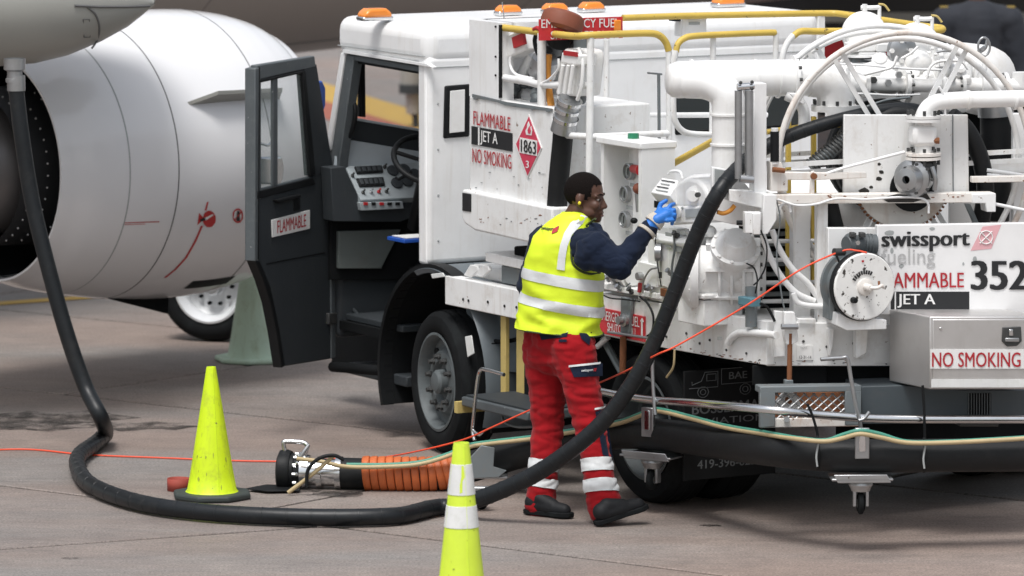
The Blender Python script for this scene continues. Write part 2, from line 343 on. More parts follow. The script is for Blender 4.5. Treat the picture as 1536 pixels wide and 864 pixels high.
# ================================================================== ground
gm = MB().add([(-1500, -300, -.016), (1500, -300, -.016), (1500, 2500, -.016), (-1500, 2500, -.016)], [(0, 1, 2, 3)])
ground = struct(obj('ground', gm, MT['joint']))
def clip(poly, p, n):
    out = []
    for i in range(len(poly)):
        a, b = poly[i], poly[(i+1) % len(poly)]; da, db = (a-p).dot(n), (b-p).dot(n)
        if da >= 0: out.append(a)
        if da*db < 0: out.append(a + (b-a)*(da/(da-db)))
    return out
ja = R(-38); jd = V((math.cos(ja), math.sin(ja), 0)); jn = V((-jd.y, jd.x, 0)); STEP = 2.86; OFF = 21.65
far_bits = MB()
def slab(poly, gap=.007):
    n = len(poly); c = sum(poly, V((0, 0, 0)))/n
    for i in range(n):
        pass
    return poly
def put_slab(poly, big=False):
    g = .021
    cuts = []
    m = len(poly); cen = sum(poly, V((0, 0, 0)))/m
    out = poly
    for i in range(m):
        a, b = poly[i], poly[(i+1) % m]; e = (b-a)
        if e.length < 1e-4: continue
        nn_ = V((-e.y, e.x, 0)).normalized()
        if (cen-a).dot(nn_) < 0: nn_ = -nn_
        out = clip(out, a + nn_*g, nn_)
    if len(out) < 3: return
    dz = rng.uniform(0, .002)
    mb = MB().prism([V((p.x, p.y, dz)) for p in out], (0, 0, -.05))
    obj('concrete_slab', mb, MT['concrete'], ground, bevel=.005, seg=1)
for k in range(-6, 20):
    s0, s1 = OFF + k*STEP, OFF + (k+1)*STEP
    def P2(a, s): return V((0, 0, 0)) + jd*a + jn*s
    c0 = 0
    if k == -1:       # the strip crossed by the oblique joint in front of the hose
        p1, p2 = PZ(0, 824), PZ(478, 790); e = (p2-p1).normalized(); n_ = V((-e.y, e.x, 0))
        strip = [P2(-60, s0), P2(40, s0), P2(40, s1), P2(-60, s1)]
        put_slab(clip(strip, p1, n_)); put_slab(clip(strip, p1, -n_)); continue
    a = -70 + (k % 3)*1.9
    L = 5.7
    lo = V((0, 30, 0)).dot(jd)
    while a < 40:
        mid = P2(a + L/2, (s0+s1)/2)
        if -14 < mid.x < 16 and 18 < mid.y < 66:
            put_slab([P2(a, s0), P2(a+L, s0), P2(a+L, s1), P2(a, s1)])
        else: far_bits.prism([P2(a+.006, s0+.006), P2(a+L-.006, s0+.006), P2(a+L-.006, s1-.006), P2(a+.006, s1-.006)], (0, 0, -.01))
        a += L
struct(obj('far_concrete', MB().add([(p.x, p.y, p.z) for p in far_bits.v], far_bits.f), MT['concrete'], ground), 'stuff')
wide = MB()
for a in ((-1500, -300, -40, 2500), (60, -300, 1500, 2500), (-40, 110, 60, 2500), (-40, -300, 60, -40)):
    wide.add([(a[0], a[1], -.012), (a[2], a[1], -.012), (a[2], a[3], -.012), (a[0], a[3], -.012)], [(0, 1, 2, 3)])
struct(obj('outer_concrete', wide, MT['concrete'], ground), 'stuff')
def strip(p, q, wd, z, m, name):
    p, q = V(p), V(q); e = (q-p).normalized(); n_ = V((-e.y, e.x, 0))*wd/2
    return struct(obj(name, MB().prism([p-n_+ZV*z, q-n_+ZV*z, q+n_+ZV*z, p+n_+ZV*z], ZV*-.004), m))
a, b = PZ(0, 456), PZ(213, 441); e = (b-a).normalized()
strip(a-e*6, b+e*1.2, .15, .008, MT['paintyel'], 'painted_yellow_line')
a, b = PZ(490, 140), PZ(640, 186); e = (b-a).normalized()
strip(a-e*4, b+e*5, .55, .008, MT['paintyel'], 'painted_yellow_border')
a, b = PZ(476, 150), PZ(626, 196); e = (b-a).normalized()
strip(a-e*4-V((.25, 0, 0)), b+e*5-V((.25, 0, 0)), .50, .010, MT['paintred'], 'painted_red_border')
# oil stains on the concrete: thin films with an outline of their own
def stain(px, py, wx, wy, seed, nm='oil_stain'):
    r_ = random.Random(seed); c = PZ(px, py); n = 18
    pts = [c + V((math.cos(2*math.pi*i/n)*wx*r_.uniform(.55, 1.1), math.sin(2*math.pi*i/n)*wy*r_.uniform(.5, 1.15), .0045)) for i in range(n)]
    struct(obj(nm, MB().prism(pts, ZV*-.0015), MT['stain'], None))
mm, t_, b_ = newmat('oil_stain'); b_.inputs['Base Color'].default_value = (.05, .043, .04, 1); b_.inputs['Roughness'].default_value = .45; MT['stain'] = mm
tc_ = nn(t_, 'ShaderNodeTexCoord').outputs['Object']; n_ = nn(t_, 'ShaderNodeTexNoise', Scale=4.0, Detail=6.0, Roughness=.7); t_.links.new(tc_, n_.inputs['Vector'])
t_.links.new(ramp(t_, n_.outputs[0], .42, .68, (0, 0, 0, 1), (.8, .8, .8, 1)).outputs[0], b_.inputs['Alpha'])
stain(60, 632, .62, .55, 1); stain(215, 640, .3, .22, 2); stain(510, 742, .17, .12, 3); stain(1067, 789, .06, .04, 4); stain(108, 838, .06, .03, 5)
stain(455, 737, .10, .07, 6); stain(640, 702, .35, .3, 8)

# ================================================================== aircraft
ac = thing('airliner', 'parked white jet airliner with its engine and belly beyond the fuel truck', 'airplane', (-2.0, 36.0, 0))
# fuselage
A1, A2 = PY(480, 76, 42.3), PY(1150, 0, 48.0)
fd = (A2-A1).normalized(); RF = 1.65
fd = V((fd.x, fd.y, 0)).normalized(); fc = V((A1.x, A1.y, (A1.z+A2.z)/2)) + V((0, .12, RF))
prof = [(.6, -16), (1.2, -12.5), (1.5, -9), (RF, -5)] + [(RF, -4 + 2*i) for i in range(0, 10)] + [(1.5, 18), (1.2, 20), (.7, 21.4), (.02, 22)]
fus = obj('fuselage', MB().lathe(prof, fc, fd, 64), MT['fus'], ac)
for h in (-3.2, 1.4, 4.0, 8.1):
    obj('panel_seam', MB().lathe([(RF+.001, h-.006), (RF+.003, h), (RF+.001, h+.006)], fc, fd, 64), MT['seam'], fus)
fn_ = V((fd.y, -fd.x, 0))
for a_ in (-1.15, -.62):
    dirv = fn_*math.cos(a_) + ZV*math.sin(a_)
    obj('lap_seam', MB().tube([fc + dirv*(RF+.0) + fd*-4.5, fc + dirv*(RF+.0) + fd*13], .006, 6), MT['seam'], fus)
# engine nacelle
NA = V((.74, .673, 0)).normalized(); NC = PY(-14, 262, 33.0); NC.z = 1.36
np_ = [(.655, 0), (.70, .10), (.765, .35), (.825, .7), (.86, 1.05), (.865, 1.3), (.845, 1.55), (.80, 1.78), (.745, 1.93), (.70, 1.99), (.66, 2.0)]
def nr(h):
    for i in range(len(np_)-1):
        if np_[i][1] <= h <= np_[i+1][1]:
            f = (h-np_[i][1])/(np_[i+1][1]-np_[i][1]); return np_[i][0]*(1-f)+np_[i+1][0]*f
    return .8
fine = []
for i in range(101):
    h = 2.0*i/100
    # smooth profile
    hs_ = [h-.1, h, h+.1]; fine.append((sum(nr(max(0, min(2.0, q))) for q in hs_)/3, h))
def nr(h):
    i = max(0, min(99, int(h*50))); f = h*50-i; return fine[i][0]*(1-f)+fine[i+1][0]*f
nac = obj('engine_nacelle', MB().lathe([(fine[0][0]-.02, .03), (fine[0][0]-.012, 0)] + fine + [(.62, 2.0), (.58, 1.9), (.56, 1.5)], NC, NA, 96), MT['nacelle'], ac, sharp=40)
obj('fan_duct_wall', MB().lathe([(.638, .03), (.62, .4), (.60, .9), (.30, 1.0), (.02, 1.0)], NC, NA, 64), MT['dark'], nac)
core = obj('core_cowl', MB().lathe([(0, -.42), (.30, -.42), (.33, -.35), (.40, .1), (.42, .6), (.42, .95)], NC, NA, 48), surf('core_metal', (.20, .19, .19), .45, metal=.6), nac)
obj('duct_liner', MB().lathe([(.455, -.12), (.47, .2), (.50, .7)], NC, NA, 48), surf('liner_dark', (.035, .037, .04), .5, metal=.3), nac)
nx = NA.cross(ZV).normalized(); ny = nx.cross(NA)     # nx towards the camera side, ny up
if nx.y > 0: nx = -nx
def NP(h, ang, off=0.0): return NC + NA*h + (nx*math.cos(ang) + ZV*math.sin(ang))*(nr(h)+off)   # ang 0 faces the camera side, + is up
rv = mesh_of('rivet', MB().ell((0, 0, 0), (.006, 0, 0), (0, .006, 0), (0, 0, .006), 6, 4), surf('rivet_metal', (.6, .6, .6), .35, metal=.5))
for i in range(16):
    ang = -1.1 + i*.15
    for h_, rr_ in ((-.05, .462), (.06, .468), (.18, .475)):
        at('rivet', rv, core, NC + NA*h_ + (nx*math.cos(ang) + ZV*math.sin(ang))*rr_)
for h in (.42, .74, 1.42):
    m_ = MB().lathe([(nr(h-.004)+.0008, h-.004), (nr(h)+.0022, h), (nr(h+.004)+.0008, h+.004)], NC, NA, 128)
    obj('panel_seam', m_, MT['seam'] if h > .5 else MT['greydecal'], nac)
def nac_find(px, py):      # station and angle of the nacelle skin on a sight line
    r_ = ray(px, py); best = None
    for i in range(0, 800):
        t = 31.5 + i*.006; p = C0 + r_*(t/r_.dot(FW)*1.0)
        q = p-NC; h = q.dot(NA); rad = (q-NA*h)
        if 0 <= h <= 2.0 and rad.length <= nr(h): return h, math.atan2(rad.z, rad.dot(nx))
    return None
# strake, lower vent, drain mast
a0 = .12
def sgrid(h0, h1, t0, t1, name, m, n=10, off=.003, parent=nac):
    mb = MB(); vs = [NP(h0+(h1-h0)*i/n, t0+(t1-t0)*j/4, off) for i in range(n+1) for j in range(5)]
    mb.add(vs, [(i*5+j, i*5+j+1, (i+1)*5+j+1, (i+1)*5+j) for i in range(n) for j in range(4)]); return obj(name, mb, m, parent)
sh0, sa0 = nac_find(282, 158) or (1.0, .4)
stv = [NP(sh0, sa0, -.01), NP(sh0+.14, sa0+.01, .11), NP(sh0+.62, sa0, .12), NP(sh0+.70, sa0, -.01)]
obj('strake', MB().prism(stv, ZV*.022), MT['wing'], nac)
sgrid(1.12, 1.45, -1.10, -.98, 'vent_opening', MT['black'])
obj('drain_mast', MB().prism([NP(.72, -1.45, -.01), NP(1.25, -1.50, -.01), NP(1.2, -1.45, .09)], nx*.03), MT['dark'], nac)
# red hazard line, fan emblem and crossed-out figure sign
def ring_line(h, a0, a1, w_, name, n=24):
    mb = MB(); vs = []
    for i in range(n+1):
        a_ = a0 + (a1-a0)*i/n; vs += [NP(h-w_, a_, .003), NP(h+w_, a_, .003)]
    mb.add(vs, [(2*i, 2*i+1, 2*i+3, 2*i+2) for i in range(n)]); obj(name, mb, MT['nacred'], nac)
MT['nacred'] = surf('nacelle_red_marking', (.50, .03, .03), .4)
def decal(pts, name, m, off=.0035):
    hp = [nac_find(*p) for p in pts]
    if any(q is None for q in hp): return
    obj(name, MB().add([NP(h, a_, off) for h, a_ in hp], [tuple(range(len(hp)))]), m, nac)
hz = [nac_find(x, y) for x, y in ((302, 338), (292, 362), (278, 386), (262, 404), (247, 416))]
mb = MB(); vs = []
for q in hz:
    if q: vs += [NP(q[0]-.008, q[1], .003), NP(q[0]+.008, q[1], .003)]
mb.add(vs, [(2*i, 2*i+1, 2*i+3, 2*i+2) for i in range(len(vs)//2-1)]); obj('hazard_line', mb, MT['nacred'], nac)
decal([(309, 303), (312, 302), (309, 315), (306, 315)], 'hazard_line', MT['nacred'])
decal([(313+10*math.cos(i*math.pi/8), 328+12.5*math.sin(i*math.pi/8)) for i in range(16)], 'fan_emblem', MT['nacred'])
decal([(295, 337), (298, 319), (306, 328)], 'emblem_tail', MT['nacred'])
decal([(299, 328), (307, 325), (308, 329), (300, 332)], 'emblem_bar', MT['letblack'], .005)
decal([(306, 326), (318, 320), (319, 322), (307, 330)], 'emblem_stroke', MT['signwhite'], .005)
def decal_ring(cx, cy, rx, ry, w_, name, m):
    hp = [(nac_find(cx+rx*math.cos(i*math.pi/8), cy+ry*math.sin(i*math.pi/8)), nac_find(cx+rx*w_*math.cos(i*math.pi/8), cy+ry*w_*math.sin(i*math.pi/8))) for i in range(16)]
    if any(a is None or b is None for a, b in hp): return
    vs = [NP(h, a_, .0035) for pr in hp for h, a_ in pr]
    obj(name, MB().add(vs, [(2*i, 2*i+1, (2*i+3) % 32, (2*i+2) % 32) for i in range(16)]), m, nac)
decal_ring(356, 323, 8, 11, .78, 'sign_ring', MT['nacred'])
decal([(350, 330), (351, 331), (363, 316), (361, 315)], 'sign_slash', MT['nacred'])
decal([(355, 316), (358, 316), (359, 331), (354, 331)], 'sign_figure', MT['letblack'])
decal([(186, 333), (238, 331.4), (238, 332.4), (186, 334.4)], 'stencil_text_line', MT['nacred'])
decal([(186, 336), (217, 335), (217, 336), (186, 337)], 'stencil_text_line', MT['nacred'])
# wing underside fairing with the refuelling point
wf_pts = [(-330, 96), (-160, 108), (-60, 106), (0, 101), (50, 97), (100, 85), (150, 64), (190, 42), (215, 22), (230, 9)]
vs = []; ns = 28; YW = 31.6
for x, y in wf_pts:
    p = PY(x, y, YW + (x-0)*.0007); rz = max(.01, (y+35)/270.0*1.0) if y > 9 else .02
    rz = max(.012, (y - 6)/270.0 + .0)
    c = p + ZV*rz
    for k in range(ns):
        t = 2*math.pi*k/ns; vs.append(c + YV*(math.sin(t)*rz*1.15 + .1) + ZV*(-math.cos(t)*rz))
mb = MB().add(vs, [(i*ns+k, i*ns+(k+1) % ns, (i+1)*ns+(k+1) % ns, (i+1)*ns+k) for i in range(len(wf_pts)-1) for k in range(ns)])
fair = obj('wing_fairing', mb, MT['wing'], ac, sharp=60)
# wing slab above
w0 = PY(60, -3, 32.0)
obj('wing', MB().prism([PY(-500, -40, 31.2)+ZV*.35, PY(25, -1, 31.9), PY(232, 6, 32.2), PY(240, -4, 32.6), PY(200, -8, 32.8), PY(-500, -40, 32.6)], ZV*.25), MT['wing'], ac, bevel=.03)
def fair_pt(px, py, off=.004):
    p = None; r_ = ray(px, py)
    for i in range(500):
        t = 30.4 + i*.004; q = C0 + r_*(t/r_.y)
        # interpolate section
        for j in range(len(wf_pts)-1):
            xa, xb = wf_pts[j][0], wf_pts[j+1][0]
            pa = PY(xa, wf_pts[j][1], YW+xa*.0007); pb = PY(xb, wf_pts[j+1][1], YW+xb*.0007)
            if pa.x <= q.x <= pb.x:
                f = (q.x-pa.x)/(pb.x-pa.x); bot = pa*(1-f)+pb*f; ra = max(.012, (wf_pts[j][1]-6)/270); rb = max(.012, (wf_pts[j+1][1]-6)/270); rz = ra*(1-f)+rb*f
                if ((q.y-bot.y-.1)/(rz*1.15))**2 + ((q.z-bot.z-rz)/rz)**2 <= 1: return q - r_.normalized()*off
    return PY(px, py, YW)
pts = [fair_pt(*p) for p in ((130, 10), (142, 20), (148, 34), (149, 48), (145, 62), (138, 72))]
obj('panel_seam', MB().tube(spl(pts, 4), .006, 6), MT['seam'], fair)
obj('access_panel_outline', MB().tube([fair_pt(*p) for p in ((125, 29), (134, 29), (135, 56), (126, 56), (125, 29))], .003, 5), MT['seam'], fair)
obj('trailing_seam', MB().tube([fair_pt(*p) for p in ((112, 8.5), (150, 10), (190, 10), (224, 9))], .008, 6), MT['seam'], fair)
hp0 = PY(22, 104, 31.0)
cp = obj('refuel_coupling', MB().lathe([(.06, .06), (.06, 0), (.042, -.01), (.042, -.045), (.05, -.05), (.05, -.07), (.036, -.075), (.036, -.13)], hp0, ZV, 20), MT['steel'], ac)
# main gear behind the engine
gw = PY(322, 428, 35.75); gz = .345; gw.z = gz
gax = V((-.30, -.95, 0)).normalized()
gear = obj('gear_strut', MB().tube([gw-gax*.25, gw-gax*.25+ZV*.75], .07, 16), MT['tan_b'], ac)
def tyre_prof(R0, r0, w_):
    return [(r0, -w_*.40), (r0+.02, -w_*.47), ((R0+r0)/2, -w_*.5), (R0-.03, -w_*.46), (R0-.008, -w_*.36), (R0, -w_*.2), (R0, w_*.2), (R0-.008, w_*.36), (R0-.03, w_*.46), ((R0+r0)/2, w_*.5), (r0+.02, w_*.47), (r0, w_*.40)]
wl = obj('gear_tyre', MB().lathe(tyre_prof(gz, .225, .24), gw, gax, 48, closed=True), MT['rubber'], ac)
rm = obj('gear_rim', MB().lathe([(.228, .115), (.215, .118), (.205, .09), (.19, .06), (.185, .0), (.15, -.03), (.13, -.035), (.06, -.03), (.05, .03), (.0, .035)], gw, gax, 40), MT['rimw'], ac)
obj('hub', MB().lathe([(.055, -.03), (.055, .06), (.045, .07), (0, .07)], gw, gax, 20), MT['steel'], rm)
nutm = mesh_of('lug_nut', MB().lathe([(.012, 0), (.012, .03), (0, .032)], (0, 0, 0), gax, 6), MT['dark'])
gx = gax.cross(ZV).normalized(); gy = gx.cross(gax)
for i in range(10):
    a_ = 2*math.pi*i/10; at('lug_nut', nutm, rm, gw + (gx*math.cos(a_) + gy*math.sin(a_))*.115 - gax*.02)

# ================================================================== far background
bv = thing('parked_van', 'dark van with red lower stripe parked beyond the aircraft belly', 'van', (4.6, 53, 0))
obj('body', MB().box((5.4, 53.4, 1.45), XV*3.6, YV*1.0, ZV*1.05), MT['bgdark'], bv, bevel=.15)
obj('side_stripe', MB().box((5.4, 52.385, .62), XV*3.4, YV*.012, ZV*.16), MT['signred'], bv)
obj('bumper_strip', MB().box((5.4, 52.37, .93), XV*3.5, YV*.02, ZV*.045), MT['wing'], bv)
for x in (2.6, 3.7, 4.8, 5.9):
    obj('side_window', MB().box((x, 52.39, 1.7), XV*.42, YV*.012, ZV*.3), MT['darkglass'], bv, bevel=.01)
for x in (3.0, 7.6):
    obj('wheel', MB().lathe(tyre_prof(.36, .2, .24), (x, 52.6, .36), YV, 28, closed=True), MT['rubber'], bv)
obj('tail_lamp', MB().box((2.15, 52.37, 1.28), XV*.14, YV*.02, ZV*.10), MT['redp'], bv, bevel=.01)
# nose gear leg seen through the cab
ng = thing('support_strut', 'grey strut standing on the painted border seen through the cab window', 'strut', PZ(612, 190))
p0 = PZ(612, 192); yb = p0.y
def BG(x, y): return PY(x, y, yb)
obj('strut', MB().tube([BG(617, 60), BG(617, 128)], .10, 14), MT['tan_b'], ng)
obj('collar', MB().tube([BG(618, 126), BG(618, 140)], .12, 14), MT['cabgrey'], ng)
obj('lower_leg', MB().tube([BG(619, 138), BG(620, 170)], .065, 12), MT['tan_b'], ng)
obj('ring', MB().tube([BG(622+6*math.cos(i*.5236), 166+7*math.sin(i*.5236)) for i in range(13)], .02, 8), MT['tan_b'], ng)
obj('foot', MB().tube([BG(623, 170), BG(624, 192)], .03, 8), MT['cabgrey'], ng)
# ================================================================== fuel truck
tk = thing('fuel_truck', 'white hydrant fuelling truck with open cab door, pipework and hose reel', 'truck', T(1.2, 1.2, 0))
def v_(v): return lambda x, y: PV(x, y, v)
def u_(u): return lambda x, y: PU(x, y, u)
def k_(k): return lambda x, y: PR(x, y, k)
def y_(Y): return lambda x, y: PY(x, y, Y)
def plate(name, fn, pts, ext, m, parent=None, bevel=.004, **kw): return obj(name, quadplate(fn, pts, ext), MT[m], parent or tk, bevel=bevel, **kw)
def rod(name, pts, r, m, parent=None, n=6, seg=10, smooth=True): return obj(name, MB().tube(spl(pts, n) if smooth and len(pts) > 2 else pts, r, seg), MT[m], parent or tk, sharp=50)
def rect(x0, y0, x1, y1): return [(x0, y0), (x1, y0), (x1, y1), (x0, y1)]
def uv(p): q = p-O; return q.dot(D), q.dot(N), q.z
boltm = {}
def bolts(parent, c, ax, rad, n, r=.009, m='nut', h=.012, ph=0.0, name='bolt'):
    key = (round(ax.x, 2), round(ax.y, 2), round(ax.z, 2), r, m, h)
    if key not in boltm: boltm[key] = mesh_of('bolt', MB().lathe([(r, -.004), (r, h), (0, h)], (0, 0, 0), ax, 6), MT[m])
    x = ax.cross(ZV if abs(ax.z) < .9 else XV).normalized(); y = ax.cross(x)
    for i in range(n):
        a = ph + 2*math.pi*i/n; at(name, boltm[key], parent, V(c) + (x*math.cos(a) + y*math.sin(a))*rad)

# ---- chassis rails, with dark underbody boxes added to block light
ch = obj('chassis_and_light_block', MB().tbox(-1.1, 3.1, .55, .68, .50, .72).tbox(-1.1, 3.1, 1.75, 1.88, .50, .72).tbox(.3, 3.1, .3, 2.3, .74, .80), MT['dark'], tk, bevel=.01)
obj('axle', MB().tube([T(0, .3, .40), T(0, 2.2, .40)], .06, 12), MT['dark'], ch)
obj('axle', MB().tube([T(2.15, .3, .42), T(2.15, 2.2, .42)], .08, 12), MT['dark'], ch)
obj('tank', MB().tbox(.75, 1.5, .32, 1.2, .38, .74), MT['dark'], ch, bevel=.04)
obj('gearbox', MB().tbox(-.5, .6, .8, 1.6, .42, .85), MT['dark'], ch, bevel=.05)
obj('crossmember', MB().tbox(2.78, 3.2, .68, 2.35, .48, .84), MT['dark'], ch, bevel=.02)
# ---- wheels
RW = .392
def wheel(c, ax, front):
    ax = V(ax); c = V((c.x, c.y, RW)); hub0 = obj('wheel', MB().lathe([(.272, .115), (.258, .118), (.246, .10), (.238, .05), (.228, .05 if front else .02), (.212, .045 if front else .01), (.19, .05 if front else -.07), (.165, .085 if front else -.08), (.115, .09 if front else -.08), (.10, .055 if front else -.04), (.07, .05 if front else -.01), (.066, .11 if front else .06), (.052, .125 if front else .075), (.03, .13 if front else .08), (0, .13 if front else .08)], c, ax, 48), MT['rim'], tk, sharp=28)
    t = obj('tyre', MB().lathe(tyre_prof(RW, .265, .25), c, ax, 56, closed=True), MT['rubber'], hub0)
    gm_ = MB()
    for h in (-.07, -.025, .025, .07): gm_.lathe([(RW+.0015, h-.006), (RW+.0018, h), (RW+.0015, h+.006)], c, ax, 56)
    obj('tread_groove', gm_, MT['black'], hub0)
    x = ax.cross(ZV).normalized(); y = x.cross(ax)
    for i in range(10):
        a = 2*math.pi*i/10+.2
        key = ('ln', round(ax.x, 2))
        if key not in boltm: boltm[key] = mesh_of('lug_nut', MB().lathe([(.019, -.01), (.019, .012), (.013, .016), (.013, .034), (0, .036)], (0, 0, 0), ax, 6), MT['nut'])
        at('lug_nut', boltm[key], hub0, c + (x*math.cos(a) + y*math.sin(a))*.138 + ax*(.088 if front else -.078))
    for i in range(4):
        a = 2*math.pi*i/4+.75
        at('hand_hole', hole_me(ax), hub0, c + (x*math.cos(a) + y*math.sin(a))*.206 + ax*(.050 if front else -.02))
    return hub0
def hole_me(ax):
    key = ('hh', round(ax.x, 2))
    if key not in boltm: boltm[key] = mesh_of('hand_hole', MB().lathe([(.028, -.004), (.028, .004), (0, .004)], (0, 0, 0), ax, 14), MT['black'])
    return boltm[key]
sa = (-N + D*-.12).normalized()
wheel(T(.05, .09, .41), sa, True); wheel(T(0, 2.32, .41), N, True)
wheel(T(2.15, .13, .41), -N, False); wheel(T(2.15, 2.38, .41), N, False); wheel(T(2.15, .44, .41), -N, False); wheel(T(2.15, 2.06, .41), N, False)
MT['flapink'] = surf('worn_flap_print', (.15, .16, .165), .7, dirt=.8, dcol=(.02, .02, .02), dscale=9)
# ---- mud flaps with printed outline of a truck and a phone number
def flap(u, v0, v1, z0, z1, big):
    f = obj('mud_flap', MB().tbox(u, u+.015, v0, v1, z0, z1), MT['black'], tk, bevel=.003)
    def fn(a, b): return T(u+.018, v0 + (v1-v0)*a, z0 + (z1-z0)*(1-b))
    def tx(s, a0, b0, a1, b1, bold=.0): text('flap_lettering', s, MT['flapink'], f, fn, a0, b0, a1, b1, bold)
    def ln(pts): obj('flap_drawing', MB().tube([fn(*p) for p in pts], .0022, 4), MT['flapink'], f)
    ln([(.08, .10), (.08, .13), (.18, .10), (.22, .02), (.36, .02), (.36, .10), (.36, .16), (.05, .16)]); ln([(.24, .04), (.24, .10), (.34, .10), (.34, .04), (.24, .04)])
    ln([(.40, .00), (.40, .14), (.78, .14), (.78, .0), (.40, .0)]); ln([(.82, .02), (.82, .14), (1.0-.02, .14)])
    for cx in (.2, .66):
        ln([(cx+.06*math.cos(i*.628), .20+.05*math.sin(i*.628)) for i in range(11)])
        ln([(cx+.03*math.cos(i*.628), .20+.025*math.sin(i*.628)) for i in range(11)])
    tx('BAE', .48, .035, .68, .10, .01); tx('BOSSERMAN', .08, .30, .92, .40, .012); tx('AVIATION', .12, .44, .88, .50)
    tx('CAREY, OH.', .14, .66, .72, .72); tx('419-396-6256', .14, .82, .84, .90, .01)
    return f
flap(.55, .02, .58, .17, .66, False); flap(2.60, -.03, .52, .18, .74, True)

# ---- cab
cab = obj('cab_roof', MB().tbox(-1.14, -.085, -.012, 2.55, 2.105, 2.325), MT['white'], tk, bevel=.075, seg=5)
obj('rear_wall', MB().tbox(-.15, -.09, .0, 2.54, 1.02, 2.16), MT['white'], tk, bevel=.035, seg=4)
obj('corner_pillar', MB().tbox(-.205, -.11, -.004, .06, 1.015, 2.14), MT['white'], tk, bevel=.02, seg=3)
obj('wall_seam', MB().tube([T(-.088, .03, 2.10), T(-.088, 2.5, 2.10)], .003, 5), MT['greydecal'], tk)
obj('roof_drip', MB().prism([PV(514, 79, -.018), PV(648, 101, -.018), PV(640, 96, -.018), PV(514, 74, -.018)], N*.03), MT['white'], tk)
plate('a_pillar', v_(.0), [(516, 81), (531, 84), (509, 240), (503, 330), (488, 330), (490, 240)], N*.06, 'cabtrim', bevel=.006)
plate('pillar_trim', v_(-.012), [(511, 79), (517, 80), (495, 225), (489, 228), (489, 215)], N*.03, 'white', bevel=.004)
plate('door_header', v_(.005), [(520, 81), (634, 101), (634, 109), (520, 89)], N*.05, 'cabtrim', bevel=.004)
plate('header_seal', v_(.03), [(528, 88), (634, 107), (634, 112), (528, 94)], N*.05, 'black')
obj('cab_floor', MB().tbox(-1.2, -.62, .03, 2.5, .55, .60), MT['dark'], tk)
obj('front_wall', MB().tbox(-1.25, -1.17, .02, 2.55, .50, 1.50), MT['cabgrey'], tk, bevel=.03)
obj('far_wall', MB().tbox(-1.2, -.15, 2.48, 2.55, .55, 1.55).tbox(-.3, -.15, 2.48, 2.55, 1.5, 2.12).tbox(-1.2, -1.12, 2.48, 2.55, 1.5, 2.12), MT['cabgrey'], tk)
obj('windscreen', MB().tbox(-1.215, -1.209, .05, 2.5, 1.5, 2.12), glass('windscreen_glass', (.5, .52, .5), .02, .10), tk)
uf = -1.165
plate('windscreen_sill', u_(uf), [(512, 176), (640, 198), (640, 231), (512, 210)], -D*.03, 'cabgrey')
plate('sill_edge', u_(uf+.012), [(512, 173), (640, 195), (640, 199), (512, 177)], -D*.03, 'paleblue')
plate('dash_ledge', u_(uf+.02), [(508, 207), (640, 229), (640, 262), (503, 258)], -D*.03, 'paleblue')
plate('screen_pillar', u_(uf+.01), [(536, 84), (548, 86), (549, 176), (539, 175), (540, 130)], -D*.03, 'black')
rod('wiper_arm', [PU(x, y, uf+.03) for x, y in ((534, 88), (537, 110), (540, 150), (541, 174))], .007, 'black')
rod('grab_handle', [PV(x, y, .05) for x, y in ((527, 146), (532, 158), (533, 172), (530, 190), (525, 204), (517, 208))], .014, 'black')
obj('handle_mount', MB().ell(PV(525, 147, .05), D*.03, N*.02, ZV*.022, 12, 8), MT['black'], tk)
obj('handle_mount', MB().ell(PV(520, 207, .05), D*.03, N*.02, ZV*.03, 12, 8), MT['black'], tk)
# dash console
cf = [PU(518, 249, -1.13), PU(632, 243, -1.13), PU(634, 296, -.97), PU(541, 300, -.97)]
con = obj('dash_console', MB().prism(cf, -D*.03 + ZV*-.03), MT['dashface'], tk, bevel=.004)
plate('console_side', u_(-1.0), [(496, 252), (517, 250), (541, 301), (636, 298), (636, 320), (600, 333), (500, 332)], -D*.12, 'cabgrey')
def cfp(s, t, o=.0):
    p = (cf[0]*(1-s)+cf[1]*s)*(1-t) + (cf[3]*(1-s)+cf[2]*s)*t
    nrm = (cf[1]-cf[0]).cross(cf[3]-cf[0]).normalized()
    if nrm.dot(FW) > 0: nrm = -nrm
    return p + nrm*o
def cblock(s0, t0, s1, t1, h, m, nm):
    q = [cfp(s0, t0, h), cfp(s1, t0, h), cfp(s1, t1, h), cfp(s0, t1, h)]; b = [cfp(s0, t0), cfp(s1, t0), cfp(s1, t1), cfp(s0, t1)]
    return obj(nm, MB().add(q+b, [(0, 1, 2, 3), (4, 7, 6, 5), (0, 4, 5, 1), (1, 5, 6, 2), (2, 6, 7, 3), (3, 7, 4, 0)]), MT[m], con, bevel=.002)
cblock(.10, .06, .46, .26, .012, 'black', 'display'); cblock(.06, .40, .44, .64, .012, 'black', 'display')
for i in range(5):
    cblock(.11+i*.07, .09, .16+i*.07, .23, .018, 'cabgrey', 'rocker_switch')
    cblock(.08+i*.07, .44, .13+i*.07, .60, .018, 'cabgrey', 'rocker_switch')
for s, t, m in ((.08, .80, 'nut'), (.2, .80, 'chrome'), (.32, .80, 'redp'), (.44, .80, 'nut'), (.5, .1, 'nut'), (.03, .3, 'nut')):
    p = cfp(s, t, .002); obj('toggle_switch', MB().lathe([(.011, 0), (.011, .006), (.005, .008), (.006, .03), (0, .032)], p, (cfp(s, t, .1)-p), 8), MT[m], con)
for s, t in ((.6, .22), (.76, .2), (.62, .58), (.78, .55), (.9, .35)):
    p = cfp(s, t, .002); obj('dial', MB().lathe([(.035, 0), (.035, .01), (.03, .012), (0, .012)], p, (cfp(s, t, .1)-p), 16), MT['cabgrey'], con)
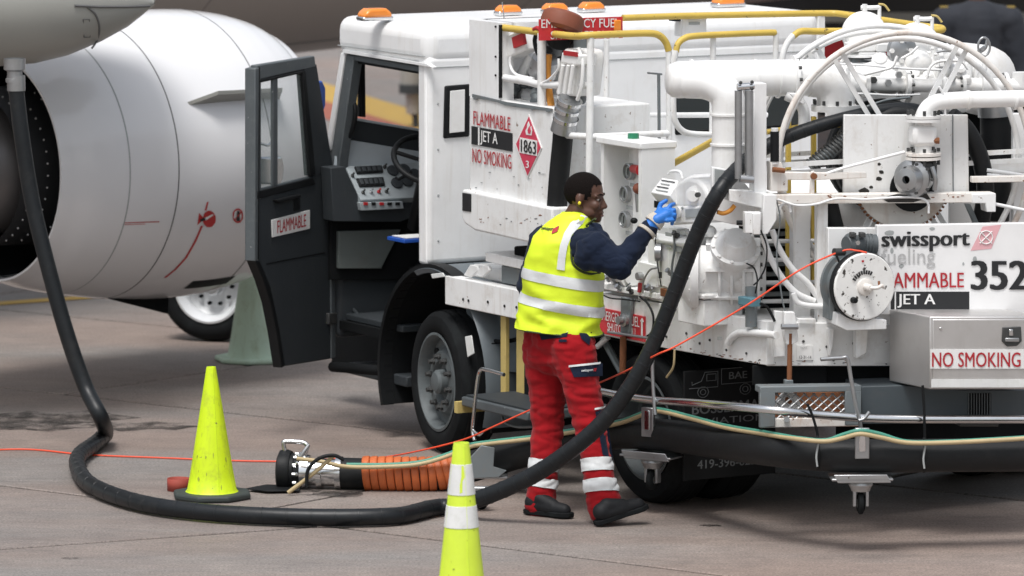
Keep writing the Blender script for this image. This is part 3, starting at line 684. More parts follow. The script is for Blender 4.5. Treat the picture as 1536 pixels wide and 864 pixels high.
strip_ = plate('button_strip', u_(-.955), [(540, 304), (604, 302), (606, 313), (542, 316)], -D*.04, 'dashface', bevel=.003)
for i in range(5): plate('button', u_(-.948), rect(546+i*12, 303.5, 552+i*12, 308), -D*.012, 'redp' if i in (0, 2) else 'black', strip_, bevel=.001)
# steering wheel
sc_ = PV(645, 240, .30); sax = (D*.55 + ZV*.78 - N*.1).normalized(); sx = sax.cross(ZV).normalized(); sy = sx.cross(sax)
sw = rod('steering_wheel', [sc_ + (sx*math.cos(a) + sy*math.sin(a))*.205 for a in [i*2*math.pi/40 for i in range(41)]], .0165, 'black', smooth=False)
obj('steering_column', MB().tube([sc_-sax*.02, sc_-sax*.5], [.05, .035], 12), MT['black'], sw)
for i in range(3):
    a = i*2.09+.4; obj('spoke', MB().tube([sc_-sax*.02, sc_ + (sx*math.cos(a)+sy*math.sin(a))*.2], .012, 8), MT['black'], sw)
obj('wiper_stalk', MB().tube([PV(617, 258, .25), PV(598, 269, .22), PV(594, 267, .22)], .009, 8), MT['black'], tk)
# seat, step well and lower cab
obj('driver_seat', MB().tbox(-.62, -.2, .22, .72, .98, 1.10).tbox(-.30, -.2, .22, .72, 1.1, 1.62), MT['black'], tk, bevel=.05, seg=3)
obj('seat_box', MB().tbox(-.62, -.18, .2, .75, .90, .97), MT['dark'], tk, bevel=.02)
plate('kick_panel', u_(-1.10), [(508, 347), (602, 344), (572, 403), (508, 403)], -D*.03, 'cabpanel')
plate('tunnel_cover', u_(-1.13), [(496, 326), (640, 322), (640, 420), (496, 420)], -D*.03, 'dark')
obj('step_well', MB().tbox(-1.16, -.45, .06, .55, .30, .36).tbox(-1.16, -.45, .28, .34, .36, .62).tbox(-1.16, -.5, .06, .55, .60, .64), MT['cabgrey'], tk, bevel=.008)
plate('step_side', v_(.45), [(497, 400), (640, 400), (600, 545), (497, 545)], N*.04, 'dark')
rod('step_brace', [PV(x, y, .12) for x, y in ((512, 440), (535, 470), (552, 492))], .012, 'cabgrey')
rod('lower_sill', [PV(499, 550, .0), PV(575, 556, .0)], .03, 'dark')
obj('blue_clipboard', MB().box(PV(622, 358, .15), D*.10, N*.12, ZV*.010), MT['blue'], tk, bevel=.003)
obj('paper_sheet', MB().box(PV(622, 354, .15), D*.08, N*.10, ZV*.002), MT['signwhite'], tk)
# rear windows: rubber seal and pane
def rwin(pts, seal):
    w_ = plate('rear_window', u_(-.078), pts, -D*.02, 'black', bevel=.02, seg=3)
    cx = sum(p[0] for p in pts)/4; cy = sum(p[1] for p in pts)/4
    ip = [(cx+(x-cx)*seal[0], cy+(y-cy)*seal[1]) for x, y in pts]
    obj('pane', quadplate(u_(-.070), ip, -D*.006), MT['mirror'] if seal[2] else MT['darkglass'], w_, bevel=.012, seg=3); return w_
rwin([(668, 129), (706, 126), (705, 205), (666, 208)], (.58, .80, 0)).children
for o_ in [o for o in col.objects if o.name == 'pane']:
    o_.data.materials[0] = MT['signwhite']; o_['label'] = 'small rear window pane with its reflection painted white'  # reflection in the glass put in as a plain white colour
rwin([(1012, 118), (1086, 115), (1086, 197), (1014, 203)], (.90, .90, 0)); rwin([(1130, 110), (1205, 107), (1205, 190), (1130, 195)], (.90, .90, 0))
# beacons
def beacon(px, py, u, v=None, sc=1.0):
    p = PU(px, py, u); p.z = 2.322
    b = obj('beacon', MB().box(p + ZV*.018, D*.045*sc, N*.095*sc, ZV*.012), MT['chrome'], tk, bevel=.008)
    pts = []
    for x, z in ((-.09, 0), (.09, 0), (.082, .03), (.05, .052), (-.05, .052), (-.082, .03)): pts.append(p + N*x*sc + ZV*(.022+z*sc) - D*.05*sc)
    obj('lens', MB().prism(pts, D*.10*sc), MT['amber'], b, bevel=.015, seg=3)
for px, py in ((562, 36), (762, 28), (832, 26), (887, 25), (1092, 22)): beacon(px, py, -.62, sc=1.0 if px < 600 or px > 1000 else .8)
rod('aerial', [PV(757, 33, .3), PV(753, 3, .3)], .003, 'steel'); obj('aerial_base', MB().lathe([(.02, 0), (.012, .02), (0, .022)], PV(757, 34, .3), ZV, 10), MT['black'], tk)
# fender
wc = T(0, 0, .41)
obj('fender', MB().lathe([(.575, -.02), (.60, -.035), (.615, .0), (.615, .36), (.60, .36), (.60, .0), (.575, .0)], wc, N, 30, closed=True, a0=-1.9, a1=.35, ref=D), MT['fender'], tk)
obj('shaded_fender_front', MB().lathe([(.60, .0), (.612, .0), (.612, .42), (.60, .42)], wc, N, 20, closed=True, a0=-3.5, a1=-1.9, ref=D), MT['dark'], tk)  # front part of the fender, its shade painted in as black
obj('arch_lip', MB().lathe([(.60, -.03), (.625, -.03), (.625, .05), (.60, .05)], wc, N, 20, closed=True, a0=-3.5, a1=-1.15, ref=D), MT['black'], tk)
obj('arch_inner', MB().tbox(-.62, .5, .42, .46, .35, 1.0), MT['dark'], tk)
plate('side_skirt', v_(.10), [(692, 436), (800, 462), (800, 560), (716, 556), (708, 505)], N*.03, 'fender')
plate('reflector', v_(-.045), [(697, 505), (707, 503), (711, 530), (701, 536)], N*.006, 'refl'); plate('reflector', v_(-.045), [(646, 411), (664, 409), (667, 415), (648, 418)], N*.006, 'refl')
# ---- open door
hg = PV(497, 300, -.01); hg.z = 0; dd = V((-.47, -.883, 0)).normalized(); dn = V((dd.y, -dd.x, 0))
if dn.y > 0: dn = -dn                                # inner face looks at the camera
def PD(px, py, k=0.0): return PL(px, py, hg + dn*k, dn)
door = thing  # placeholder name kept free
outer = [(386, 101), (472, 84), (482, 150), (492, 215), (498, 255), (500, 330), (500, 420), (499, 540), (412, 552), (405, 500), (396, 455), (384, 420), (372, 398), (370, 390), (372, 300)]
wo = [(390, 122), (457, 106), (472, 264), (386, 285)]
def door_frame():
    mb = MB(); f = [PD(x, y) for x, y in outer]
    bm_pts = f
    return bm_pts
d_low = [(386, 300), (390, 285), (472, 264), (497, 250), (500, 330), (500, 420), (499, 538), (424, 550), (417, 500), (408, 455), (396, 420), (386, 398)]
door = obj('door', MB().prism([PD(x, y) for x, y in d_low], -dn*.045), MT['cabgrey'], tk, bevel=.008)
def dpart(nm, pts, m, k=.0, th=.045, bevel=.005, parent=door): return obj(nm, MB().prism([PD(x, y, k) for x, y in pts], -dn*th), MT[m], parent, bevel=bevel)
dpart('window_frame', [(384, 102), (392, 100), (392, 298), (386, 300)], 'cabtrim', .004)
dpart('window_frame', [(386, 98), (472, 84), (474, 100), (386, 120)], 'cabtrim', .003)
dpart('window_frame', [(457, 104), (475, 96), (500, 252), (472, 266)], 'cabgrey', .002)
dpart('lock_edge', [(383, 103), (390, 101), (388, 391), (383, 392)], 'cabtrim', .006, .068)
dpart('glass_channel', [(388, 120), (457, 105), (457, 109), (388, 125)], 'black', .006)
dpart('glass_channel', [(454, 106), (459, 105), (474, 262), (466, 264)], 'black', .006)
dpart('glass_divider', [(410, 116), (417, 114), (417, 278), (410, 280)], 'cabtrim', -.005, .02)
dpart('pane', [(388, 121), (458, 105), (470, 264), (386, 284)], 'glass', -.015, .005, 0)
dpart('sill_trim', [(386, 287), (470, 266), (474, 276), (386, 299)], 'black', .008, .03)
dpart('bottom_edge', [(383, 391), (390, 391), (406, 430), (419, 490), (428, 549), (423, 552), (415, 500), (406, 455), (395, 420)], 'black', .006, .06)
dpart('hinge_strip', [(496, 262), (502, 262), (504, 536), (498, 538)], 'cabtrim', .01, .05)
dpart('pull_handle', [(415, 300), (452, 291), (452, 296), (419, 305)], 'black', .03, .03); dpart('latch_pocket', [(440, 298), (451, 295), (451, 315), (441, 317)], 'black', .004, .02)

ds = dpart('door_sign', [(408, 330), (465, 315), (465, 343), (409, 356)], 'signwhite', .006, .008, .001)
text('sign_lettering', 'FLAMMABLE', MT['letred'], ds, lambda x, y: PD(x, y, .0075), 416, 331, 459, 350, .007, y0r=321, y1r=339.5)
mr = thing  # mirror beyond the door
rod('mirror_arm', [PD(x, y, -.25) for x, y in ((390, 215), (402, 218), (408, 212))], .008, 'chrome', door)
obj('mirror', MB().prism([PD(x, y, -.25) for x, y in ((387, 236), (424, 234), (427, 250), (426, 268), (421, 277), (387, 277))], -dn*.06), MT['chrome'], door, bevel=.015)
obj('blue_reflector', MB().prism([PD(x, y, -.12) for x, y in ((474, 122), (484, 121), (489, 132), (489, 158), (485, 170), (474, 172))], -dn*.05), MT['blue'], door, bevel=.01)

# ---- side beam, posts, folding step
bm_ = obj('side_beam', MB().tbox(.18, 1.75, -.05, .03, .835, .99), MT['white2'], tk, bevel=.004)
for x, y in ((695, 449), (703, 451), (732, 453), (757, 459), (775, 461), (783, 463)):
    obj('slot', MB().lathe([(.008, 0), (.008, .004), (0, .004)], PV(x, y, -.052), -N, 10), MT['black'], bm_)
for x in (703, 720): plate('hook_plate', v_(-.02), [(x-8, 413), (x+2, 397), (x+12, 399), (x+14, 406), (x+2, 416)], N*.02, 'white2', bm_)
obj('deck_bracket', MB().tbox(.75, 1.45, .05, .3, 1.0, 1.2), MT['dark'], tk, bevel=.01)
plate('tray', v_(-.03), [(728, 378), (800, 394), (800, 408), (728, 392)], N*.3, 'white2'); plate('tray_lip', v_(.02), [(752, 398), (800, 408), (800, 432), (752, 424)], N*.2, 'galv')
obj('yellow_post', MB().box(PV(757.5, 535, .0), D*.028, N*.012, ZV*.232), MT['yellowpost'], tk, bevel=.003)
obj('yellow_post', MB().box(PV(788, 548, .04), D*.045, N*.03, ZV*.24), MT['yellowpost'], tk, bevel=.003)
stp = obj('folding_step', MB().tbox(.80, 1.5, -.30, .03, .37, .42), MT['cabtrim'], tk, bevel=.008)
obj('step_tread', MB().tbox(.82, 1.48, -.28, .03, .422, .43), MT['cabgrey'], stp); obj('step_end', MB().tbox(.76, .795, -.32, .0, .33, .39), MT['yellowpost'], stp)
obj('step_support', MB().tbox(.95, 1.0, .0, .2, .42, .84), MT['dark'], stp); obj('step_support', MB().tbox(1.35, 1.4, .0, .2, .42, .84), MT['dark'], stp)
rod('j_rod', [PV(x, y, -.38) for x, y in ((756, 562), (730, 555), (720, 556), (715, 580), (711, 620), (709, 645), (712, 660))], .010, 'chrome')
rod('j_rod_tip', [PV(x, y, -.38) for x, y in ((709, 645), (718, 652), (724, 648))], .008, 'chrome')
rod('air_line', [PV(x, y, .05) for x, y in ((726, 500), (735, 510), (760, 512), (790, 505))], .012, 'dark'); rod('air_line', [PV(x, y, -.1) for x, y in ((752, 615), (756, 632), (775, 640), (800, 640))], .008, 'galv')

# ---- sign cabinet
sc1 = obj('sign_cabinet', MB().tbox(.45, 1.33, -.05, .55, 1.28, 1.985), MT['white2'], tk, bevel=.008)
plate('cabinet_lip', v_(-.09), [(693, 284), (712, 288), (828, 312), (828, 372), (712, 346), (697, 336), (693, 328)], N*.12, 'white2', sc1, bevel=.012, seg=3)
plate('lip_label', v_(-.095), [(693, 289), (706, 291), (706, 318), (693, 316)], N*.006, 'letblack', sc1)
tw = obj('cabinet_tower', MB().tbox(.44, .77, -.045, .04, 1.985, 2.395).tbox(.44, .48, .04, .5, 1.985, 2.395).tbox(.44, .77, .46, .5, 1.985, 2.395).tbox(.44, .77, .03, .48, 2.355, 2.395), MT['white'], sc1, bevel=.005)
plate('tower_edge', v_(-.047), [(748, 37), (751, 37.5), (751, 147), (748, 147)], N*.01, 'black', sc1, bevel=0)
for y in (40, 85, 113): obj('tower_bolt', MB().lathe([(.006, 0), (.006, .006), (0, .006)], PV(744, y, -.046), -N, 8), MT['black'], sc1)
plate('chipped_strip', v_(-.056), [(708, 141), (722, 144), (760, 153), (828, 163), (828, 167), (790, 163), (757, 158), (745, 153), (708, 146)], N*.005, 'galv', sc1, bevel=0)
sv = lambda x, y: PV(x, y, -.0565)
text('flammable_lettering', 'FLAMMABLE', MT['letred'], sc1, sv, 710, 166, 765.5, 186.5, .008, y0r=176, y1r=197)
plate('black_band', v_(-.055), [(707, 189), (768, 200), (768, 227.5), (707, 216)], N*.004, 'letblack', sc1, bevel=0)
text('jet_a_lettering', 'JET A', MT['signwhite'], sc1, lambda x, y: PV(x, y, -.0585), 720.5, 195, 746.5, 217, .014, y0r=200, y1r=222)
plate('band_tick', v_(-.058), [(717, 191), (719, 191.3), (719, 218), (717, 217.6)], N*.002, 'signwhite', sc1, bevel=0)
text('no_smoking_lettering', 'NO SMOKING', MT['letred'], sc1, sv, 708.5, 222, 767, 243, .009, y0r=232, y1r=254)
pl_ = plate('hazard_placard', v_(-.055), [(793, 171), (812.5, 222), (791, 267), (772, 216)], N*.004, 'signwhite', sc1, bevel=0)
plate('placard_red', v_(-.058), [(793, 175), (810.5, 221.5), (791, 263), (774, 216)], N*.002, 'pinkred', pl_, bevel=0) if 'pinkred' in MT else None
MT['pinkred'] = surf('placard_red', (.60, .05, .10), .45)
plate('placard_red', v_(-.058), [(793, 175), (810.5, 221.5), (791, 263), (774, 216)], N*.002, 'pinkred', pl_, bevel=0)
plate('placard_band', v_(-.0605), [(779.5, 206), (805.5, 211), (805, 234), (779, 229)], N*.002, 'signwhite', pl_, bevel=0)
text('placard_number', '1863', MT['letblack'], pl_, lambda x, y: PV(x, y, -.063), 781, 208.5, 804, 227.5, .02, y0r=213, y1r=232)
text('placard_class', '3', MT['signwhite'], pl_, lambda x, y: PV(x, y, -.063), 788.5, 241, 793.5, 252, .02)
plate('flame_symbol', v_(-.0605), [(789, 202), (788, 196), (790.5, 191), (790.5, 187), (792.5, 182), (794.5, 188), (794.5, 192), (796.5, 189), (798, 196), (797, 203)], N*.002, 'signwhite', pl_, bevel=0)
plate('flame_core', v_(-.0625), [(792, 200), (791, 195), (794, 189), (796, 196), (795, 201)], N*.002, 'pinkred', pl_, bevel=0)
# ---- nozzle store
nz_ = tk
plate('store_back', v_(.40), [(752, 60), (845, 70), (845, 200), (752, 190)], N*.02, 'white', bevel=0)
rod('nozzle_arm', [PV(763, 148, .12), PV(800, 82, .12)], .030, 'white', smooth=False); rod('nozzle_arm', [PV(776, 150, .16), PV(809, 92, .16)], .022, 'white2', smooth=False)
obj('meter_box', MB().box(PV(782, 66, .05), (D*.10+ZV*.03), N*.05, ZV*.055 - D*.02), MT['offwhite'], tk, bevel=.012)
obj('meter_screen', MB().box(PV(779, 61, -.005), D*.055 + ZV*.015, N*.01, ZV*.028 - D*.01), MT['redp'], tk)
def nozzle(pts, rr, parts_m):
    pass
n1 = rod('fuel_nozzle', [PV(x, y, .18) for x, y in ((833, 52), (828, 75), (820, 100), (806, 130), (800, 150))], [.05, .055, .05, .06, .06, .05, .05] if False else .055, 'cabtrim')
obj('nozzle_cap', MB().lathe([(.09, -.045), (.11, -.03), (.115, .0), (.11, .04), (.095, .052), (0, .056)], PV(843, 34, .05), (ZV*.93 - D*.1 + N*.35), 28, caps=True), MT['brown'], n1)
obj('nozzle_neck', MB().tube([PV(841, 62, .08), PV(843, 42, .06)], [.075, .06], 16), MT['black'], n1)
obj('swivel_ring', MB().tube([PV(813, 112, .10), PV(819, 88, .10)], .075, 16), MT['steel'], n1); obj('swivel_ring', MB().tube([PV(790, 142, .1), PV(815, 148, .1)], .035, 12), MT['steel'], n1)
rod('strap', [PV(x, y, .02) for x, y in ((823, 82), (821, 110), (824, 140), (829, 175), (828, 195))], [.02]*33, 'strap')
n2_ = obj('nozzle_body', MB().prism([PV(846, 72, -.02), PV(866, 76, -.02), PV(868, 92, -.02), PV(862, 145, -.02), PV(832, 143, -.02), PV(839, 92, -.02)], N*.16), MT['offwhite'], tk, bevel=.015)
obj('nozzle_head', MB().prism([PV(842, 78, -.05), PV(867, 82, -.05), PV(866, 99, -.05), PV(840, 95, -.05)], N*.12), MT['offwhite'], n2_, bevel=.01)
for x in (845, 853, 860): rod('handle_bar', [PV(x, 98, -.05), PV(x-6, 140, -.05)], .012, 'offwhite', n2_, smooth=False)
obj('nozzle_tag', MB().box(PV(856, 80.5, -.053), D*.07, N*.003, ZV*.012), MT['redp'], n2_)
obj('dark_valve', MB().tube([PV(874, 60, .1), PV(878, 110, .1), PV(866, 150, .1)], [.05, .055, .045], 14), MT['cabtrim'], n2_)
cpx = [(855, 148), (852, 158), (850, 170), (848, 182), (845, 197)]
obj('coupler', MB().tube([PV(x, y, -.02) for x, y in cpx], [.055, .062, .058, .066, .07], 20), MT['steel'], n2_)
for (x, y) in ((854, 152), (851, 164), (848.5, 178)): obj('coupler_band', MB().tube([PV(x+.6, y-2.5, -.02), PV(x-.6, y+2.5, -.02)], .069, 20), MT['chrome'], n2_)
rod('hanging_hose', [PV(x, y, -.01) for x, y in ((845, 195), (843, 220), (839, 260), (836, 300), (834, 330))], .056, 'hose')
rod('instrument_wire', [PV(x, y, .0) for x, y in ((765, 85), (766, 100), (775, 112), (800, 118))], .008, 'white'); rod('instrument_wire', [PV(x, y, -.03) for x, y in ((838, 88), (837, 104), (825, 118), (815, 124))], .007, 'white')
plate('store_box', v_(.2), [(757, 130), (785, 136), (785, 152), (757, 148)], N*.1, 'galv')
# ---- platform baskets
UR = 1.60
by = [PV(751, 41, -.02), PV(800, 47, -.02), PV(858, 54, -.02)] + [PU(x, y, UR) for x, y in ((880, 53), (930, 51), (975, 50), (990, 54), (999, 64), (1003, 76))]
rod('basket_rail', by, .019, 'yellow', n=5)
rod('basket_post', [PU(1003, 74, UR), PU(1004, 240, UR)], .017, 'white2', smooth=False)
rod('basket_post', [PV(812.5, 50, -.02), PV(812.5, 165, -.02)], .024, 'white2', smooth=False); rod('basket_post', [PU(886, 54, UR), PU(884, 258, UR)], .020, 'white2', smooth=False)
rod('basket_post', [PU(910, 60, UR-.75), PU(909, 230, UR-.75)], .016, 'white2', smooth=False)
rod('basket_midrail', [PV(751, 116, -.02), PV(790, 122, -.02), PV(815, 127, -.02), PU(886, 128, UR)], .020, 'white2', n=4)
rod('basket_midrail', [PV(829, 201, -.02), PU(886, 205, UR), PU(940, 203, UR), PU(1003, 200, UR)], .018, 'white2', n=3); rod('basket_midrail', [PU(860, 176, UR-.75), PU(1003, 172, UR-.75)], .012, 'white2', smooth=False)
es = plate('emergency_sign', u_(1.30), [(809, 29), (934, 25), (934, 57), (809, 61)], -D*.008, 'signred', bevel=0)
text('sign_lettering', 'EMERGENCY FUEL', MT['signwhite'], es, u_(1.304), 812, 29, 929, 42, .006, y0r=27.5, y1r=41); text('sign_lettering', 'SHUTOFF-PULL', MT['signwhite'], es, u_(1.304), 826, 47, 928, 59, .006, y0r=46, y1r=57.5)
plate('amber_marker', u_(1.31), rect(922, 30, 932, 46), -D*.02, 'amber')
rod('top_rail', [PU(934, 27, 1.2), PU(1020, 24, 1.2), PU(1120, 22, 1.2), PU(1235, 20, 1.2), PU(1270, 22, 1.3), PU(1330, 31, 1.6), PU(1385, 39, 1.9), PU(1412, 42, 2.0), PU(1405, 46, 2.05), PU(1340, 46, 2.0), PU(1230, 47, 1.95), PU(1202, 47, 1.95), PU(1190, 54, 1.95)], .018, 'yellow', n=5)
rod('rail_post', [PU(1190, 53, 1.95), PU(1180, 66, 1.95), PU(1174, 85, 1.95), PU(1172, 120, 1.95)], .017, 'white2')
plate('post_flat', u_(1.21), [(1227, 24), (1238, 24), (1237, 110), (1227, 110)], -D*.02, 'white')
plate('rail_box', u_(1.18), rect(1023, 27, 1060, 55), -D*.08, 'white'); plate('rail_label', u_(1.185), rect(1034, 33, 1050, 37), -D*.004, 'greydecal', bevel=0); plate('rail_socket', u_(1.17), rect(1010, 29, 1022, 32), -D*.05, 'black')
rod('gate_rail', [PU(x, y, 1.9) for x, y in ((1014, 78), (1017, 66), (1026, 58), (1042, 54), (1100, 51), (1150, 49), (1163, 49))], .017, 'yellow')
rod('gate_post', [PU(1164, 48, 1.9), PU(1163, 120, 1.9)], .015, 'white2', smooth=False)
rod('gate_frame', [PU(x, y, 1.9) for x, y in ((1014, 76), (1011, 92), (1010, 130), (1010, 165), (1013, 182), (1022, 195), (1038, 201), (1080, 202), (1150, 200))], .017, 'white2')
rod('gate_bar', [PU(1070, 50, 1.88), PU(1068, 205, 1.88)], .016, 'white', smooth=False); rod('gate_bar', [PU(945, 173, 1.1), PU(1150, 172, 1.1)], .015, 'white', smooth=False)
rod('latch_rod', [PU(988, 110, 1.5), PU(989, 235, 1.5)], .009, 'galv', smooth=False); plate('latch_head', u_(1.5), [(973, 108), (994, 110), (994, 113), (973, 111)], -D*.02, 'galv')
rod('yellow_brace', [PV(998, 252, .25), PV(1085, 203, .25)], .018, 'yellow', smooth=False)
# ---- main deck
obj('deck', MB().tbox(.3, 3.2, .06, 2.45, .99, 1.06), MT['white2'], tk, bevel=.005)
fas = plate('deck_fascia', v_(.0), [(890, 438), (1150, 482), (1150, 548), (1080, 537), (1000, 523), (890, 500)], N*.05, 'white2')
plate('rear_fascia', k_(.0), [(1150, 482), (1352, 488), (1352, 549), (1150, 549)], M2*.05, 'white2')
sg = plate('shutoff_sign', v_(-.012), [(898, 461), (966, 475), (966, 513), (898, 499)], N*.01, 'signred', fas, bevel=0)
sgv = lambda x, y: PV(x, y, -.0165)
text('sign_lettering', 'EMERGENCY FUEL', MT['signwhite'], sg, sgv, 900, 465, 959, 479, .006, y0r=476, y1r=491); text('sign_lettering', 'SHUTOFF PULL', MT['signwhite'], sg, sgv, 911, 483.5, 955, 496, .006, y0r=493, y1r=506)
plate('arrow', v_(-.0165), [(961.5, 505), (961.5, 482), (960, 482), (962.5, 477), (965, 483), (963.5, 483), (963.5, 506)], N*.003, 'signwhite', sg, bevel=0)
vv = obj('shutoff_valve', MB().lathe([(.035, 0), (.035, .02), (.022, .025), (.022, .05), (0, .05)], PV(939, 480, -.03), -N, 16), MT['steel'], fas)
plate('valve_bracket', v_(-.03), [(931, 445), (946, 448), (944, 505), (930, 502)], N*.02, 'galv', vv); rod('valve_lever', [PV(912, 498, -.06), PV(972, 507, -.06)], .007, 'steel', vv, smooth=False)
rod('valve_stem', [PV(935, 505, -.03), PV(934, 560, -.03)], .018, 'rust', vv, smooth=False)
rod('cable_loop', [PV(x, y, -.04) for x, y in ((960, 445), (972, 456), (980, 475), (978, 497), (970, 505))], .006, 'black')
obj('ladder_frame', MB().tube([PV(905, 508, .1), PV(950, 590, .1)], .02, 8), MT['galv'], tk); rod('white_bar', [PV(896, 520, .05), PV(912, 506, .05)], .015, 'white', smooth=False)
# ---- control cabinet with gauges
u0, u1 = 1.74, 2.16; cz0, cz1 = 1.06, 1.83
cc = obj('control_cabinet', MB().tbox(u0, u1, .15, .19, cz0, cz1).tbox(u0, u0+.03, 0, .15, cz0, cz1).tbox(u1-.03, u1, -.01, .19, cz0, cz1), MT['white'], tk, bevel=.004)
obj('cabinet_top', MB().tbox(u0-.02, u1+.005, -.02, .2, cz1, cz1+.035), MT['white'], cc, bevel=.006)
obj('gauge_panel', MB().tbox(u0+.15, u1-.04, .10, .148, cz0, cz1-.02), MT['white'], cc, bevel=.004)
for x, y in ((947, 257), (941.5, 291), (940.5, 329)):
    p = PV(x, y, .095); g = obj('gauge', MB().lathe([(.044, 0), (.044, .025), (.037, .028), (.036, .02)], p, -N, 24), MT['steel'], cc)
    obj('dial_face', MB().lathe([(.036, .019), (0, .0195)], p, -N, 24), MT['gauge'], g); obj('needle', MB().box(p-N*.022, D*.002, N*.001, ZV*.018), MT['black'], g)
    plate('gauge_label', v_(.092), [(x-2, y+17), (x+6, y+18.5), (x+6, y+24), (x-2, y+22.5)], N*.003, 'greydecal', cc, bevel=0)
obj('emergency_knob', MB().tube([PV(950, 253, .08), PV(957, 254.5, .05), PV(962, 255.5, .03)], [.022, .024, .030], 14), MT['redp'], cc)
obj('selector_knob', MB().ell(PV(958, 283, .06), D*.035, N*.03, ZV*.03, 12, 8), MT['brown'], cc); obj('selector_body', MB().tube([PV(957, 290, .06), PV(959, 318, .06)], .018, 10), MT['steel'], cc)
obj('selector_knob', MB().ell(PV(951, 331, .06), D*.02, N*.02, ZV*.016, 10, 8), MT['black'], cc)
obj('green_cap', MB().lathe([(.036, 0), (.036, .012), (.030, .014), (.028, .045), (0, .046)], PV(950, 213, .08), ZV, 8), MT['greenp'], cc)
# ---- register (meter head) and its pedestal
ped = obj('meter_pedestal', MB().tbox(2.20, 2.62, .0, .34, 1.06, 1.36), MT['white'], tk, bevel=.02)
def P3(x, y, v=-.03): return PV(x, y, v)
reg = obj('meter_register', MB().tbox(2.28, 2.66, -.03, .24, 1.36, 1.42), MT['white'], tk, bevel=.03, seg=3)
plate('counter_housing', v_(-.045), [(1006, 312), (1006, 292), (1010, 280), (1020, 271), (1033, 267), (1046, 270), (1055, 279), (1061, 292), (1062, 312)], N*.26, 'offwhite', reg, bevel=.018, seg=3)
plate('counter_base', v_(-.055), [(1004, 309), (1063, 309), (1064, 334), (1004, 338)], N*.28, 'offwhite', reg, bevel=.012, seg=3)
for x, y in ((1008, 314), (1013, 325), (1024, 312)): obj('housing_screw', MB().lathe([(.008, 0), (.007, .005), (0, .006)], PV(x, y, -.056), -N, 8), MT['greydecal'], reg)
obj('crank_dial', MB().lathe([(.05, 0), (.05, .025), (.03, .03), (.028, .05), (0, .05)], PV(1045, 293, -.03), (D*.55 - N*.83), 20), MT['offwhite'], reg); obj('crank_knob', MB().lathe([(.013, 0), (.013, .02), (0, .02)], PV(1048, 292, -.07), (D*.55 - N*.83), 10), MT['nut'], reg)
pb = [PV(975, 289, -.09), PV(1004, 294, -.09), PV(1017, 270, -.02), PV(993, 266, -.02)]
pr_ = obj('ticket_printer', MB().prism(pb, N*.05 - ZV*.055), MT['offwhite'], reg, bevel=.006)
for i, (a, b) in enumerate(((.18, .82), (.12, .75), (.2, .7), (.1, .9))):
    t = .2 + .2*i; A_ = pb[0]*(1-t)+pb[3]*t; B_ = pb[1]*(1-t)+pb[2]*t; off = V((0, -.006, .004))
    obj('printed_line', MB().tube([A_*(1-a)+B_*a+off, A_*(1-b)+B_*b+off], .0026, 4), MT['letblack' if i in (1, 3) else 'greydecal'], pr_)
plate('register_label', v_(-.060), [(1028, 314), (1058, 312), (1058, 324), (1028, 327)], N*.005, 'greydecal', reg, bevel=0)
obj('small_knob', MB().lathe([(.03, 0), (.03, .012), (0, .014)], PV(1018, 318, -.056), -N, 14), MT['offwhite'], reg)
plate('ticket_slot', v_(-.056), [(981, 301), (990, 303), (990, 313), (981, 311)], N*.005, 'black', reg, bevel=0)
rod('printer_hose', [PV(x, y, .0) for x, y in ((1002, 262), (1008, 257), (1020, 258), (1024, 268))], .008, 'white', reg); rod('printer_hose', [PV(x, y, .1) for x, y in ((1048, 284), (1058, 276), (1075, 274))], .025, 'white', reg)
plate('pedestal_plate', v_(-.012), [(972, 336), (1003, 342), (1003, 432), (972, 424)], N*.02, 'white', ped); plate('pedestal_label', v_(-.02), [(998, 348), (1007, 350), (1007, 372), (998, 370)], N*.005, 'greydecal', ped, bevel=0)
plate('pedestal_label', v_(-.02), [(1012, 370), (1022, 371), (1022, 378), (1012, 377)], N*.005, 'greydecal', ped, bevel=0)
g = obj('pressure_gauge', MB().lathe([(.045, 0), (.045, .03), (.04, .032), (.038, .025), (0, .025)], PV(992, 379, -.02), (-N*.8 - D*.6), 20), MT['steel'], ped); obj('gauge_stem', MB().tube([PV(992, 390, -.01), PV(994, 425, .0)], .008, 8), MT['steel'], ped)
plate('relay_box', v_(-.02), [(958, 392), (985, 398), (985, 432), (958, 426)], N*.08, 'white', ped); plate('white_column', v_(-.01), [(1000, 340), (1016, 343), (1014, 440), (1000, 438)], N*.06, 'white', ped)
fl = obj('flow_valve', MB().tube([PV(922, 410, .02), PV(950, 414, .02)], [.05, .05], 18), MT['offwhite'], tk); obj('valve_flange', MB().tube([PV(929, 411, .02), PV(933, 412, .02)], .065, 18), MT['steel'], fl); obj('valve_flange', MB().tube([PV(944, 413, .02), PV(947, 413.5, .02)], .065, 18), MT['offwhite'], fl)
obj('valve_handle', MB().prism([PV(957, 424, -.03), PV(963, 425, -.03), PV(959, 439, -.03), (PV(956, 438, -.03))], N*.01), MT['redp'], fl); obj('valve_hub', MB().lathe([(.02, 0), (.02, .03), (0, .03)], PV(963, 414, -.02), -N, 12), MT['steel'], fl)
rod('drain_wire', [PV(x, y, -.01) for x, y in ((914, 408), (918, 422), (928, 424), (932, 412))], .004, 'black'); rod('drain_wire', [PV(x, y, -.01) for x, y in ((930, 424), (936, 431), (945, 425))], .004, 'galv')
plate('lower_ledge', v_(-.02), [(900, 424), (985, 440), (985, 449), (900, 433)], N*.15, 'white2')
plate('rusty_foot', v_(-.02), [(990, 432), (999, 434), (998, 446), (990, 444)], N*.03, 'rust')
